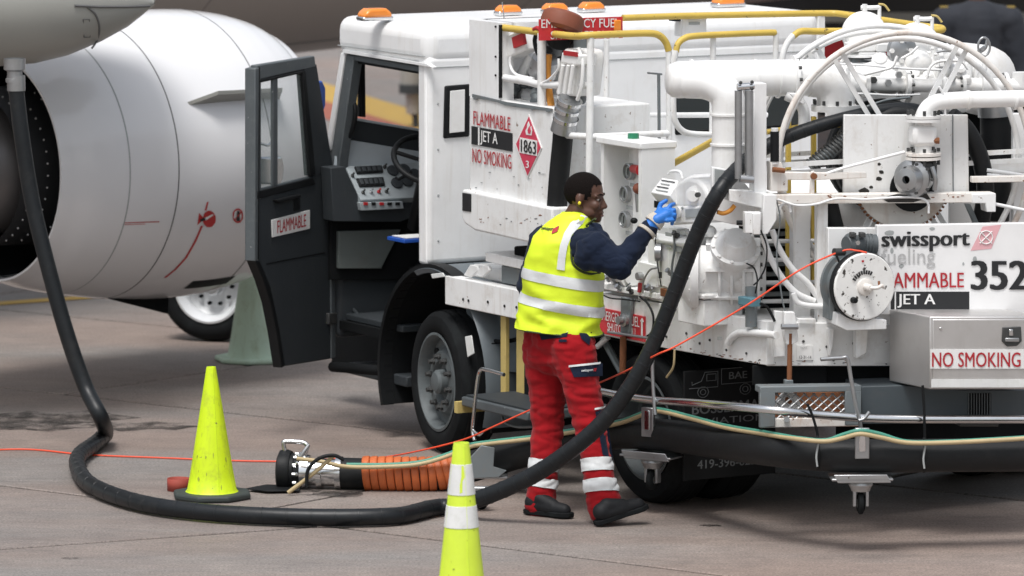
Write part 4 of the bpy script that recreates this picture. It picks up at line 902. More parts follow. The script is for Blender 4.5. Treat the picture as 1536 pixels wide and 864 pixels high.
# ---- filter vessel and pump
obj('filter_vessel', MB().lathe([(0, -.12), (.14, -.10), (.24, -.04), (.28, .04), (.28, 1.7), (.24, 1.78), (0, 1.85)], T(1.75, .55, 1.36), N, 36), MT['white'], tk)
obj('pipe_trunk', MB().tbox(1.0, 1.7, .45, 1.8, 1.06, 1.45), MT['white'], tk, bevel=.04)
pc = PV(1098, 410, .06); pax = (N2*.96 - YV*.25).normalized()
pump = obj('pump_body', MB().lathe([(0, -.26), (.12, -.25), (.19, -.20), (.19, -.165), (.14, -.16), (.14, .10), (.18, .11), (.18, .14), (.13, .15), (.10, .17), (0, .17)], pc, pax, 36), MT['white2'], tk)
bolts(pump, pc - pax*.20, -pax, .168, 16, .012, 'offwhite'); bolts(pump, pc + pax*.142, pax, .160, 16, .010, 'nut')
x_ = pax.cross(ZV).normalized(); 
for i in range(7):
    a = i*2*math.pi/14 + .1; dv = (x_*math.cos(a*2) + ZV*math.sin(a*2)); obj('pump_rib', MB().box(pc + dv*.15, pax*.13, dv*.025, dv.cross(pax)*.008), MT['white2'], pump)
for h in (-.06, 0, .06): obj('pump_rib', MB().lathe([(.139, h-.008), (.168, h-.006), (.168, h+.006), (.139, h+.008)], pc, pax, 32), MT['white2'], pump)
ptx = (ZV*.72 - YV*.60 + XV*.1).normalized()
port = obj('pump_port', MB().lathe([(.10, -.12), (.10, .0), (.125, .01), (.125, .035), (.105, .04), (.10, .06), (.07, .10), (0, .11)], PV(1102, 378, .0), ptx, 30), MT['white2'], pump); bolts(port, PV(1102, 378, .0)+ptx*.035, ptx, .115, 10, .009, 'offwhite')
obj('port_boss', MB().ell(PV(1065, 347, .0), D*.04, N*.03, ZV*.03, 14, 8), MT['white2'], pump)
# white box on the deck
q = uv(PV(1056, 466, -.14)); jb = obj('junction_box', MB().tbox(q[0]-.25, q[0], -.14, .09, q[2]-.08, q[2]+.05), MT['white2'], tk, bevel=.006)
obj('box_lid', MB().tbox(q[0]-.262, q[0]+.012, -.152, .10, q[2]+.056, q[2]+.082), MT['white2'], jb, bevel=.008); obj('lid_gap', MB().tbox(q[0]-.245, q[0]-.005, -.135, .085, q[2]+.048, q[2]+.058), MT['black'], jb)
obj('solenoid', MB().tube([PV(1127, 430, -.02), PV(1127, 490, -.02)], .03, 12), MT['galv'], tk); obj('solenoid_coil', MB().box(PV(1124, 452, -.05), D*.06, N*.03, ZV*.022), surf('teal_coil', (.10, .22, .27), .5), tk, bevel=.005)
rod('drain_pipe', [PV(x, y, -.02) for x, y in ((1092, 515), (1098, 506), (1112, 499), (1140, 500), (1165, 503))], .019, 'white2')
rod('wire_black', [PR(x, y, -.05) for x, y in ((1140, 455), (1150, 460), (1158, 473), (1162, 482))], .007, 'black')
plate('cleat', k_(-.05), [(1162, 466), (1180, 468), (1178, 535), (1162, 536)], M2*.03, 'white2')
MT['housing'] = surf('housing_blue_grey', (.055, .07, .08), .5, dirt=.4, dcol=(.1, .1, .1), dscale=4, streak=.3)
# ---- roller guide, posts and beams at the rear corner
def bar(name, pts, k, th, m, parent=None, bevel=.004, **kw): return plate(name, k_(k), pts, M2*th, m, parent, bevel=bevel, **kw)
rg = bar('roller_column', rect(1131, 125, 1150, 292), -.02, .10, 'white')
for x in (1107.5, 1123.5):
    obj('guide_roller', MB().tube([PR(x, 136, -.10), PR(x, 268, -.10)], .018 if x < 1110 else .021, 16), MT['steel'], rg)
obj('roller_clamp', MB().tube([PR(1106, 131, -.1), PR(1131, 129, -.1)], .018, 12), MT['chrome'], rg); obj('roller_clamp', MB().tube([PR(1110, 268, -.12), PR(1130, 270, -.12)], .02, 12), MT['steel'], rg)
for x, y in ((1111, 124), (1128, 123), (1128, 133)): obj('clamp_bolt', MB().ell(PR(x, y, -.12), XV*.009, YV*.009, ZV*.009, 8, 6), MT['nut'], rg)
bar('roller_bracket', [(1094, 284), (1150, 290), (1150, 314), (1094, 302)], -.06, .12, 'white2', rg); bar('bracket_end', [(1146, 292), (1165, 292), (1165, 330), (1152, 351), (1143, 352)], -.10, .16, 'white2', rg)
bar('limit_switch', rect(1118, 318, 1142, 350), -.11, .05, 'white2', rg); bar('switch_cover', rect(1130, 320, 1141, 352), -.135, .03, 'white2', rg); obj('switch_button', MB().lathe([(.012, 0), (.012, .03), (0, .03)], PR(1114, 334, -.09), -XV, 10), MT['black'], rg)
bar('back_panel', [(1068, 250), (1100, 256), (1140, 300), (1140, 345), (1068, 330)], .12, .03, 'white'); rod('orange_hose', [PR(x, y, -.03) for x, y in ((1076, 318), (1085, 320), (1095, 316), (1102, 308))], .011, 'strap')
bar('notice', [(1072, 253), (1095, 257), (1095, 285), (1072, 282)], .11, .004, 'greydecal')
rod('handle_post', [PR(1162, 192, .0), PR(1162, 246, .0)], .019, 'white2', smooth=False); rod('rubber_grip', [PR(1162, 197, .0), PR(1162, 242, .0)], .0195*1.15, 'black', smooth=False)
bar('clevis', [(1156, 243), (1172, 243), (1176, 255), (1182, 270), (1182, 287), (1156, 287)], -.01, .08, 'white_rust'); obj('clevis_pin', MB().tube([PR(1159, 254, -.03), PR(1177, 256, -.03)], .013, 10), MT['rust'], tk)
bar('cross_bar', [(1178, 258), (1230, 259), (1300, 259), (1300, 267), (1230, 270), (1178, 270)], .02, .04, 'white_rust'); bar('tie_plate', [(1216, 258), (1222, 256), (1222, 304), (1215, 304)], .0, .02, 'white_rust'); obj('pivot_bolt', MB().lathe([(.016, 0), (.016, .02), (0, .02)], PR(1220, 264, .0), -M2, 12), MT['rust'], tk)
rod('stay_rod', [PR(1235, 262, .03), PR(1265, 252, .02), PR(1357, 228, -.02)], .008, 'white', smooth=False)
bm = bar('rear_beam', [(1163, 292), (1492, 289), (1492, 304), (1163, 306)], -.02, .08, 'white_rust'); bar('beam_end', [(1458, 291), (1494, 290), (1494, 318), (1480, 318), (1478, 305), (1458, 305)], -.03, .1, 'white2', bm)
rod('beam_wire', [PR(x, y, -.035) for x, y in ((1166, 299), (1195, 308), (1225, 306), (1255, 298), (1300, 299), (1345, 296), (1380, 297), (1392, 305), (1393, 320))], .006, 'white', bm)
obj('grease_patch', MB().prism([PR(x, y, -.0225) for x, y in ((1322, 297), (1345, 291), (1372, 293), (1390, 290), (1396, 299), (1382, 300), (1370, 303.5), (1345, 303.5), (1332, 303.5))], M2*.002), MT['grease'], bm)
bar('corner_post', rect(1190, 306, 1216, 512), .14, .08, 'white2'); bar('corner_post', rect(1226, 305, 1242, 506), .03, .06, 'white2'); bar('post_brace', [(1448, 306), (1456, 306), (1470, 338), (1462, 338)], .1, .03, 'galv')
for y in (362, 390, 424, 452): rod('ladder_rung', [PR(1140, y, .34), PR(1245, y-1, .34)], .011, 'white', smooth=False)
for x in (1180, 1218): plate('ladder_post', k_(.40), rect(x, 175, x+7, 430), M2*.03, 'yellow', bevel=.003)
rod('ladder_top', [PR(1150, 198, .42), PR(1215, 188, .42), PR(1260, 187, .42)], .014, 'yellow', smooth=False)
obj('louvre_back', MB().box(PR(1190, 400, .62), N2*.28, M2*.02, ZV*.25), MT['dark'], tk)
for i in range(7): obj('louvre_slat', MB().box(PR(1190, 350 + i*15, .58), N2*.27, M2*.02, ZV*.010), MT['galv'], tk)
rod('bent_pipe', [PR(x, y, .05) for x, y in ((1144, 352), (1155, 385), (1172, 415), (1195, 440), (1222, 452))], .016, 'white'); rod('bent_pipe', [PR(x, y, .06) for x, y in ((1158, 345), (1170, 375), (1190, 405), (1212, 425), (1226, 445))], .016, 'white')
rod('low_pipe', [PR(x, y, .02) for x, y in ((1190, 440), (1196, 453), (1210, 458), (1240, 460))], .014, 'white')
obj('back_duct', MB().tube([PR(1140, 318, .5), PR(1300, 316, .5)], .085, 24), MT['offwhite'], tk)
rod('ribbed_hose', [PR(x, y, .25) for x, y in ((1215, 250), (1240, 232), (1262, 215), (1275, 198))], .034, 'galv')
rg2 = MB()
for i in range(14):
    a = PR(1217+4.2*i, 249-3.6*i, .25); b = PR(1219+4.2*i, 247.2-3.6*i, .25); rg2.tube([a, b], .040, 14)
obj('hose_ribs', rg2, MT['nut'], tk)
# ---- manifold header
hd = [PR(1012, 120, .42), PR(1060, 118, .42), PR(1150, 117, .42), PR(1240, 116, .42)]
hdr = obj('manifold_header', MB().tube([PR(999, 121, .42), PR(1001, 121, .42), PR(1006, 121, .42), PR(1016, 120, .42)] + hd[1:], [.03, .06, .082, .092, .092, .092, .092], 28), MT['offwhite'], tk, sharp=60)
obj('header_elbow', MB().tube(spl([PR(1030, 122, .40), PR(1060, 124, .34), PR(1082, 134, .29), PR(1092, 152, .27), PR(1093, 200, .27), PR(1092, 300, .27)], 6), [.085]*31, 24), MT['offwhite'], hdr, sharp=60)
obj('header_flange', MB().tube([PR(1188, 117, .42), PR(1193, 117, .42)], .115, 28), MT['offwhite'], hdr); bolts(hdr, PR(1193, 117, .40), N2, .098, 10, .009, 'nut')
obj('header_elbow', MB().tube(spl([PR(1215, 117, .42), PR(1233, 119, .42), PR(1247, 128, .42), PR(1253, 142, .42), PR(1254, 162, .42)], 6), .095, 26), MT['offwhite'], hdr, sharp=60); obj('fitting_base', MB().tube([PR(1254, 157, .42), PR(1254, 166, .42)], .125, 28), MT['offwhite'], hdr)
rod('header_tee', [PR(1180, 142, .38), PR(1195, 150, .36), PR(1205, 165, .36), PR(1206, 190, .36)], .03, 'offwhite', hdr); bar('strut_plate', [(1184, 140), (1200, 140), (1209, 155), (1204, 157), (1190, 146)], .3, .02, 'white', hdr)
# second pipe line with flanges
rod('cross_pipe', [PR(1290, 125, .5), PR(1560, 130, .5)], .040, 'offwhite', smooth=False)
for x in (1295, 1357, 1470): obj('pipe_flange', MB().tube([PR(x, 126, .5), PR(x+6, 126, .5)], .07, 24), MT['offwhite'], tk); 
bolts(tk, PR(1364, 126, .49), N2, .058, 8, .009, 'nut')
obj('flange_collar', MB().tube([PR(1270, 124, .5), PR(1296, 125, .5)], [.075, .05], 22), MT['offwhite'], tk)
# tank valves with caps
def dome(cx, y0, y1, r, k):
    c = PR(cx, y0 + (r*300), k); ax_ = (-M2 + ZV*.18 - XV*.12).normalized()
    b = obj('tank_valve', MB().lathe([(0, -.11), (r*.8, -.11), (r*.92, -.07), (r, -.06), (r, -.02), (r*.95, -.015), (r*.95, .02), (r*.86, .035), (r*.5, .045), (0, .048)], c, ax_, 34), MT['offwhite'], tk)
    obj('valve_neck', MB().tube([c - ZV*.02 - ax_*.04, PR(cx, y1, k)], [r*.86, r*.95], 24), MT['offwhite'], b); obj('neck_flange', MB().tube([PR(cx, y1-9, k), PR(cx, y1-4, k)], r*1.15, 26), MT['offwhite'], b)
    bolts(b, c + ax_*.018, ax_, r*.88, 12, .007, 'offwhite', .010); bolts(b, PR(cx, y1-10, k), ZV, r*1.05, 10, .008, 'offwhite')
    p = PR(cx, y0, k); obj('vent_stub', MB().tube([p-ZV*.03, p+ZV*.03], .014, 10), MT['offwhite'], b); rod('vent_pipe', [p+ZV*.012-XV*.02, p+XV*.05+ZV*.012, p+XV*.075+ZV*.015], .012, 'offwhite', b); rod('vent_arm', [p+XV*.07+ZV*.03, p+XV*.10+ZV*.025, p+XV*.125-ZV*.005], .006, 'yellowpost', b); rod('vent_leg', [p+XV*.075+ZV*.02, p+XV*.075-ZV*.05], .01, 'offwhite', b, smooth=False)
    return b
d1 = dome(1297, 15, 100, .112, .85); d2 = dome(1376, 32, 112, .118, .75)
for cx, k, y in ((1290, .80, 70), (1305, .78, 84), (1330, .78, 70), (1290, .8, 96)): obj('valve_block', MB().box(PR(cx, y, k), N2*.07, M2*.06, ZV*.022), MT['offwhite'], tk, bevel=.008)
for i in range(4): obj('coil_ring', MB().tube([PR(1310, 82+i*5, .72), PR(1310, 84.5+i*5, .72)], .065, 18), MT['steel' if i % 2 else 'offwhite'], tk)
for cx, cy, r, k in ((1352, 105, .09, .62), (1375, 95, .08, .58), (1400, 108, .09, .6), (1330, 118, .10, .62), (1420, 112, .08, .62)):
    obj('valve_body', MB().ell(PR(cx, cy, k), XV*r, YV*r*.9, ZV*r*.85, 20, 14), MT['offwhite'], tk)
obj('valve_cap', MB().lathe([(.08, 0), (.08, .03), (.05, .05), (0, .052)], PR(1350, 75, .6), (-M2*.9+XV*.3), 20), MT['steel'], tk); bolts(tk, PR(1352, 76, .55), (-M2), .05, 4, .013, 'offwhite')
obj('valve_flange', MB().tube([PR(1402, 98, .55), PR(1408, 98, .55)], .10, 24), MT['offwhite'], tk); bolts(tk, PR(1399, 98, .55), -N2, .085, 8, .009, 'offwhite')
rod('branch_pipe', [PR(1352, 96, .6), PR(1310, 108, .6), PR(1265, 122, .55)], .055, 'offwhite'); rod('thin_line', [PR(x, y, .45) for x, y in ((1240, 95), (1300, 98), (1360, 103), (1420, 105))], .006, 'white')
obj('side_drum', MB().lathe([(0, -.02), (.12, 0), (.17, .03), (.18, .08), (.18, .3)], PR(1488, 122, .65), N2*-.3 + M2, 26), MT['offwhite'], tk)
for i in range(3): obj('side_tank_pipe', MB().tube([PR(1455+i*11, 95, .6), PR(1453+i*11, 130, .6)], .014, 10), MT['offwhite'], tk)
obj('valve_stub', MB().tube([PR(1530, 108, .5), PR(1530, 128, .5)], .04, 16), MT['offwhite'], tk)
bar('white_backing', [(1240, 110), (1450, 112), (1450, 175), (1240, 175)], 1.0, .03, 'white', bevel=0)
# yellow stub and toggles
rod('swing_handle', [PR(1462, 80, .2), PR(1470, 78, .2), PR(1478, 72, .2), (PR(1481, 60, .2))], .008, 'steel')
# ---- hose reel with tubular rims and flat spokes
rc = PR(1352, 243, .22); RR = .652
reel = obj('hose_reel', MB().lathe([(.14, -.02), (.20, -.02), (.20, .50), (.14, .50)], rc, M2, 36, closed=True), MT['offwhite'], tk)
for k, rr in ((-.06, RR), (.03, RR-.035), (.44, RR), (.52, RR-.035)):
    c = rc + M2*k
    obj('reel_rim', MB().tube([c + (N2*math.cos(a) + ZV*math.sin(a))*rr for a in [i*2*math.pi/72 for i in range(73)]], .0155, 10, cap=False), MT['white_rust' if k < 0 else 'offwhite'], reel, sharp=60)
for k in (-.02, .48):
    for i in range(6):
        a = math.radians(62 + i*60); dv = N2*math.cos(a) + ZV*math.sin(a); sd_ = dv.cross(M2)
        for s in (-1, 1): obj('spoke', MB().box(rc + M2*(k+.012*s) + dv*(RR*.62) + sd_*(.022*s), dv*(RR*.36), sd_*.012, M2*.006), MT['white2'], reel)
coil = MB()
for i in range(7):
    rr = .245 + (.008 if i % 2 else 0); c = rc + M2*(.02 + i*.066); coil.tube([c + (N2*math.cos(a) + ZV*math.sin(a))*rr for a in [j*2*math.pi/40 for j in range(41)]], .038, 10, cap=False)
obj('stored_hose', coil, MT['hose'], reel, sharp=60)
obj('gear_disc', MB().lathe([(.13, 0), (.245, 0), (.25, .005), (.25, .02), (.245, .025), (.13, .025)], PR(1355, 268, .13), M2, 64, closed=True), MT['white_rust'], reel)
tm = MB()
for i in range(72):
    a = i*2*math.pi/72; dv = N2*math.cos(a) + ZV*math.sin(a); tm.box(PR(1355, 268, .13)+M2*.012 + dv*.254, dv*.006, dv.cross(M2)*.005, M2*.012)
obj('gear_teeth', tm, MT['rust'], reel)
obj('drum_shadow_box', MB().tbox(2.3, 2.34, .5, 2.3, 1.06, 1.5), MT['white'], tk)
rod('lower_hose', [PR(x, y, .12) for x, y in ((1243, 300), (1250, 330), (1258, 360), (1262, 400))], .045, 'hose'); rod('side_hose', [PR(x, y, .19) for x, y in ((1425, 172), (1448, 192), (1463, 218), (1473, 248), (1478, 290), (1470, 340), (1465, 380))], .045, 'hose')
# front plate with inlet coupling
fp = bar('reel_plate', [(1266, 172), (1452, 172), (1454, 300), (1265, 300)], -.0 + .09, .02, 'white2'); rod('plate_cable', [PR(1429, 172, .085), PR(1430, 305, .085)], .003, 'galv', fp, smooth=False)
obj('inlet_hole', MB().lathe([(.115, 0), (.115, -.004), (0, -.004)], PR(1368, 283, .088), M2, 32), MT['black'], fp)
for (x, y, w_, h_) in ((1297, 286, 10, 5), (1307, 281, 4, 3), (1318, 268, 6, 5), (1322, 258, 5, 4), (1330, 300, 12, 4), (1319, 246, 3, 3)):
    obj('grease_smear', MB().prism([PR(x+w_*math.cos(i*.785)*rng.uniform(.6, 1), y+h_*math.sin(i*.785)*rng.uniform(.6, 1), .0885) for i in range(8)], M2*.001), MT['grease'], fp)
iv = obj('inlet_pipe', MB().tube(spl([PR(1570, 147, .0), PR(1480, 149, .0), PR(1425, 151, .0), PR(1400, 156, .0), PR(1387, 170, .0), PR(1385, 190, .0), PR(1385, 250, .0)], 6), .042, 22), MT['offwhite'], tk, sharp=60)
for y in (175, 180, 231, 237): obj('pipe_flange', MB().tube([PR(1385, y-2, .0), PR(1385, y+2.2, .0)], .088, 28), MT['white_rust' if y > 230 else 'offwhite'], iv)
bolts(iv, PR(1385, 171, .0), ZV, .075, 8, .009, 'nut', .02); bolts(iv, PR(1385, 241, .0), -ZV, .075, 8, .009, 'nut', .02)
obj('valve_block', MB().box(PR(1384, 203, .0), N2*.062, M2*.055, ZV*.05), MT['offwhite'], iv, bevel=.02); obj('rust_plug', MB().lathe([(.016, 0), (.016, .03), (0, .03)], PR(1400, 211, -.04), XV, 8), MT['rust'], iv)
obj('coupling', MB().lathe([(.05, -.08), (.075, -.07), (.08, .0), (.095, .01), (.095, .04), (.07, .05), (.055, .10), (.02, .105)], PR(1372, 267, .0), (-M2*.75 - XV*.55), 26), MT['steel'], iv)
obj('coupling_elbow', MB().box(PR(1388, 256, -.01), N2*.05, M2*.05, ZV*.05), MT['nut'], iv, bevel=.015); rod('cam_lever', [PR(1398, 250, -.07), PR(1403, 268, -.08), PR(1402, 285, -.07)], .012, 'steel', iv); bolts(iv, PR(1375, 268, -.09), (-M2*.75 - XV*.55), .085, 8, .008, 'nut')
rod('vent_lines', [PR(x, y, -.02) for x, y in ((1409, 130), (1416, 145), (1418, 172))], .006, 'white')
# right-hand upright structure
bar('side_column', [(1520, 170), (1570, 170), (1570, 340), (1520, 340)], .25, .04, 'white'); bar('side_beam', [(1478, 246), (1570, 240), (1570, 258), (1478, 262)], .22, .06, 'white'); bar('side_beam', [(1458, 265), (1570, 263), (1570, 273), (1458, 274)], .05, .04, 'white_rust')
for y0, y1 in ((255, 268), (262, 272)): rod('side_rod', [PR(1480, y0, .15), PR(1570, y1, .15)], .01, 'white', smooth=False)
obj('dark_nozzle', MB().tube([PR(1495, 172, .45), PR(1496, 235, .45), PR(1490, 330, .45)], [.085, .085, .08], 22), MT['black'], tk); obj('nozzle_collar', MB().tube([PR(1493, 158, .45), PR(1494, 174, .45)], .092, 24), MT['steel'], tk)
obj('rear_dark_box', MB().box(PR(1485, 220, .85), N2*.16, M2*.1, ZV*.22), MT['dark'], tk)
rod('far_rod', [PR(1492, 306, -.0), PR(1570, 322, -.0)], .009, 'white', smooth=False)
bar('lower_panel_back', [(1425, 300), (1570, 300), (1570, 340), (1425, 340)], .5, .03, 'white', bevel=0)
# ---- livery panel
lp = bar('livery_panel', [(1316, 338), (1570, 334), (1570, 472), (1316, 472)], -.12, .05, 'livery') if 'livery' in MT else None
MT['livery'] = surf('livery_white', (.80, .80, .80), .4, dirt=.12, dcol=(.6, .57, .53), dscale=3)
lp = bar('livery_panel', [(1316, 338), (1570, 334), (1570, 472), (1316, 472)], -.12, .05, 'livery')
lf = k_(-.124)
text('brand_lettering', 'swissport', MT['letblack'], lp, lf, 1322, 348, 1455, 378, .030, y0r=346, y1r=376); text('fueling_lettering', 'fueling', MT['letgrey'], lp, lf, 1322, 373, 1403, 404, -.004, y0r=372, y1r=402)
text('flammable_lettering', 'FLAMMABLE', MT['letred'], lp, lf, 1318, 409, 1446, 432, .009, y1r=431)
bar('black_band', rect(1336, 437.5, 1454, 465), -.1215, .001, 'letblack', lp, bevel=0); text('jet_a_lettering', 'JET A', MT['signwhite'], lp, k_(-.125), 1346, 441, 1403, 461.5, .016); bar('band_tick', rect(1342, 438, 1344, 464), -.124, .001, 'signwhite', lp, bevel=0)
text('fleet_number', '352', MT['letblack'], lp, lf, 1456, 391, 1543, 435, .03)
bar('logo', [(1474, 340), (1502, 337), (1487, 373), (1456, 376)], -.1215, .001, 'pink', lp, bevel=0)
obj('logo_ring', MB().tube([PR(1479+10*math.cos(i*.5236), 356+10*math.sin(i*.5236), -.124) for i in range(13)], .003, 5), MT['signwhite'], lp)
for s in (0, 1.57): obj('logo_cross', MB().tube([PR(1479+13*math.cos(s+.8), 356+13*math.sin(s+.8), -.124), PR(1479-13*math.cos(s+.8), 356-13*math.sin(s+.8), -.124)], .003, 5), MT['signwhite'], lp)
for x, y, a, b in ((1334, 349, 9, 4), (1338, 376, 3, 5), (1352, 399, 4, 4), (1398, 343, 5, 3), (1462, 389, 4, 6), (1445, 396, 2, 3)):
    obj('decal_scar', MB().prism([PR(x+a*math.cos(i*.785)*rng.uniform(.7, 1), y+b*math.sin(i*.785)*rng.uniform(.7, 1), -.1215) for i in range(8)], M2*.001), MT['greydecal'], lp)
lfp = bar('reel_mount_panel', [(1242, 342), (1316, 342), (1316, 482), (1242, 482)], -.05, .05, 'white2')
mo = obj('reel_motor', MB().tube([PR(1280, 366, -.10), PR(1314, 366, -.10)], [.045, .048], 18), MT['cabtrim'], tk); obj('motor_cap', MB().lathe([(.052, 0), (.055, .03), (.04, .05), (0, .05)], PR(1281, 366, -.10), -N2-M2*.4, 18), MT['cabtrim'], mo); obj('motor_bolt', MB().lathe([(.012, 0), (.012, .012), (0, .012)], PR(1286, 364, -.20), -M2, 6), MT['chrome'], mo)
for x in (1279, 1293): obj('motor_lug', MB().box(PR(x, 352, -.15), N2*.014, M2*.02, ZV*.012), MT['nut'], mo, bevel=.004)
for i in range(3): obj('motor_fin', MB().tube([PR(1296+i*5, 366, -.10), PR(1298+i*5, 366, -.10)], .052, 18), MT['cabtrim'], mo)
# ---- cord reel
cc_ = PR(1297, 430, -.30); cax = (-M2*.97 + -XV*-.22).normalized()
cr = obj('cord_reel', MB().lathe([(0, .0), (.045, .0), (.16, .004), (.166, .0), (.168, -.012), (.16, -.016)], cc_, cax, 56), MT['spot'], tk)
obj('reel_edge', MB().lathe([(.158, -.006), (.1665, -.006), (.172, -.012), (.172, -.045), (.158, -.045)], cc_, cax, 56, closed=True), MT['black'], cr); obj('reel_drum', MB().lathe([(.14, -.04), (.14, -.14), (.165, -.14), (.165, -.16), (0, -.16)], cc_, cax, 40), MT['galv'], cr)
obj('hub', MB().lathe([(.042, .0), (.042, .012), (.036, .015), (.018, .016), (.018, .06), (.012, .065), (0, .065)], cc_, cax, 22), MT['white_rust'], cr)
cx_ = cax.cross(ZV).normalized(); cy_ = cx_.cross(cax)
if cx_.x < 0: cx_ = -cx_
def CR(x, y, h=.006): return cc_ + cx_*x + ZV*y + cax*h
rod('crank', [CR(.0, 0, .06), CR(.03, .0, .075), CR(.055, .01, .075), CR(.07, .0, .07)], .009, 'white_rust', cr); rod('crank_pin', [CR(.05, .0, .06), CR(.052, .03, .05)], .006, 'rust', cr, smooth=False)
obj('knob', MB().lathe([(.016, 0), (.013, .03), (0, .032)], CR(-.067, -.062), cax, 12), MT['black'], cr); bolts(cr, CR(0, 0, .006), cax, .034, 6, .004, 'nut', .006)
for i in range(9):
    a = math.radians(60+i*10.5); obj('printed_mark', MB().prism([CR(.062*math.cos(a), .062*math.sin(a)), CR(.082*math.cos(a), .082*math.sin(a)), CR(.082*math.cos(a+.13), .082*math.sin(a+.13)), CR(.062*math.cos(a+.13), .062*math.sin(a+.13))], cax*.001), MT['letblack'], cr)
obj('red_dot', MB().prism([CR(-.02, .122), CR(-.008, .122), CR(-.008, .132), CR(-.02, .132)], cax*.001), MT['letred'], cr)
bar('reel_stand', [(1256, 470), (1330, 480), (1330, 494), (1270, 496), (1254, 488)], -.28, .2, 'white2'); bar('stand_leg', [(1284, 494), (1302, 494), (1300, 530), (1284, 538)], -.1, .06, 'white2')
bar('roller_mount', [(1245, 410), (1254, 408), (1252, 480), (1243, 480)], -.2, .12, 'galv')
fr = obj('cord_roller', MB().tube([PR(1251, 378, -.26), PR(1266, 378, -.24)], .019, 14), MT['nut'], tk); rod('roller_arm', [PR(1254, 382, -.25), PR(1262, 400, -.2)], .006, 'nut', smooth=False)
# ---- tool box
tbx = obj('tool_box', MB().prism([PR(1395, 475, -.46), PR(1572, 475, -.46), PR(1572, 584, -.46), PR(1395, 584, -.46)], -D*.36), MT['alu'], tk, bevel=.006)
obj('box_door', MB().prism([PR(1399, 479, -.467), PR(1572, 479, -.467), PR(1572, 580, -.467), PR(1399, 580, -.467)], M2*.01), MT['alu'], tbx, bevel=.004)
bs = bar('box_sign', rect(1395.5, 524, 1572, 553), -.472, .004, 'signwhite', tbx, bevel=0); text('sign_lettering', 'NO SMOKING', MT['letred'], bs, k_(-.475), 1398, 528.5, 1531, 550.5, .009)
bar('reflective_strip', rect(1397, 569, 1572, 581), -.472, .004, 'refl', tbx, bevel=0)
la = bar('paddle_latch', [(1504, 491), (1532, 490), (1533, 512), (1526, 519), (1511, 520), (1503, 512)], -.475, .01, 'nut', tbx, bevel=.004); bar('latch_paddle', rect(1508, 507, 1529, 513), -.485, .012, 'steel', la); bar('latch_key', rect(1514, 494, 1520, 504), -.483, .01, 'chrome', la)
obj('rivet', MB().lathe([(.008, 0), (.006, .004), (0, .005)], PR(1411, 493, -.468), -M2, 8), MT['chrome'], tbx)
# ---- fascia details
bar('inspection_plate', rect(1195, 518, 1219, 540), -.006, .005, 'signwhite', bevel=0); text('plate_lettering', '12-31-14', MT['letblack'], tk, k_(-.009), 1199, 533.5, 1217, 538, .0); text('plate_lettering', 'NEXT', MT['letgrey'], tk, k_(-.009), 1201, 520, 1211, 523, .01)
bar('patch_plate', rect(1311, 524, 1337, 545), -.004, .004, 'white2'); bar('bracket', [(1284, 495), (1300, 495), (1300, 530), (1294, 537), (1284, 537)], -.06, .06, 'white2'); bar('bracket', [(1243, 493), (1252, 493), (1249, 520), (1245, 535)], -.05, .05, 'white2'); bar('stub_box', rect(1198, 478, 1224, 505), .0, .1, 'white2')
# prop leg with clevis and foot
bar('prop_clevis', [(1177, 468), (1192, 468), (1196, 490), (1198, 512), (1188, 517), (1180, 517), (1176, 500)], -.14, .05, 'white2'); obj('clevis_bolt', MB().tube([PR(1172, 490, -.16), PR(1197, 490, -.16)], .014, 10), MT['steel'], tk)
rod('prop_rod', [PR(1185, 500, -.13), PR(1184, 572, -.13)], .013, 'rust', smooth=False); bar('prop_sleeve', [(1178, 570), (1190, 570), (1191, 596), (1178, 596)], -.15, .04, 'galv'); ft_ = bar('prop_foot', [(1176, 590), (1192, 590), (1201, 604), (1201, 613), (1165, 613), (1165, 603)], -.19, .04, 'white2'); obj('foot_bolt', MB().lathe([(.018, 0), (.018, .02), (0, .02)], PR(1182, 600, -.19), -M2, 8), MT['rust'], ft_)
# step box with expanded metal
sb = bar('step_box', [(1140, 580), (1292, 578), (1292, 587), (1140, 590)], -.28, .10, 'galv'); bar('step_frame', [(1140, 588), (1163, 588), (1163, 640), (1140, 642)], -.28, .03, 'galv', sb); bar('step_frame', rect(1268, 586, 1292, 638), -.28, .03, 'galv', sb); bar('step_frame', [(1140, 628), (1292, 626), (1292, 639), (1140, 642)], -.27, .03, 'white_rust', sb)
bar('step_back', rect(1150, 588, 1290, 640), .0, .02, 'rust', sb)
em = MB()
for i in range(-4, 11):
    for sgn in (1, -1):
        x0 = 1163 + i*14; pts = []
        a = (x0, 590 if sgn > 0 else 630); b = (x0 + 46, 630 if sgn > 0 else 590)
        # clip to the opening
        def at_x(X): t = (X-a[0])/(b[0]-a[0]); return (X, a[1]+(b[1]-a[1])*t)
        lo, hi = max(a[0], 1163), min(b[0], 1268)
        if hi-lo > 3: em.tube([PR(*at_x(lo), -.26), PR(*at_x(hi), -.26)], .0040, 4)
struct(obj('expanded_metal', em, MT['steel'], sb), 'stuff')
bar('housing', [(1292, 580), (1350, 578), (1440, 585), (1572, 585), (1572, 634), (1292, 636)], -.22, .3, 'housing'); bar('housing_grille', rect(1452, 590, 1487, 622), -.224, .004, 'dark')
gr2 = MB()
for i in range(9): gr2.tube([PR(1453+i*4, 590, -.227), PR(1453+i*4, 622, -.227)], .002, 4)
obj('grille_bars', gr2, MT['galv'], tk)
rod('bumper_rail', [PV(880, 583, -.20), PV(960, 598, -.22), PV(1060, 606, -.26), PR(1150, 614, -.40), PR(1230, 622, -.42), PR(1310, 627.5, -.42), PR(1400, 629, -.42), PR(1572, 629, -.42)], .021, 'chrome')
for x in (1480, 1180): rod('rail_strut', [PR(x, 629, -.42), PR(x, 628, -.2)], .014, 'steel', smooth=False)
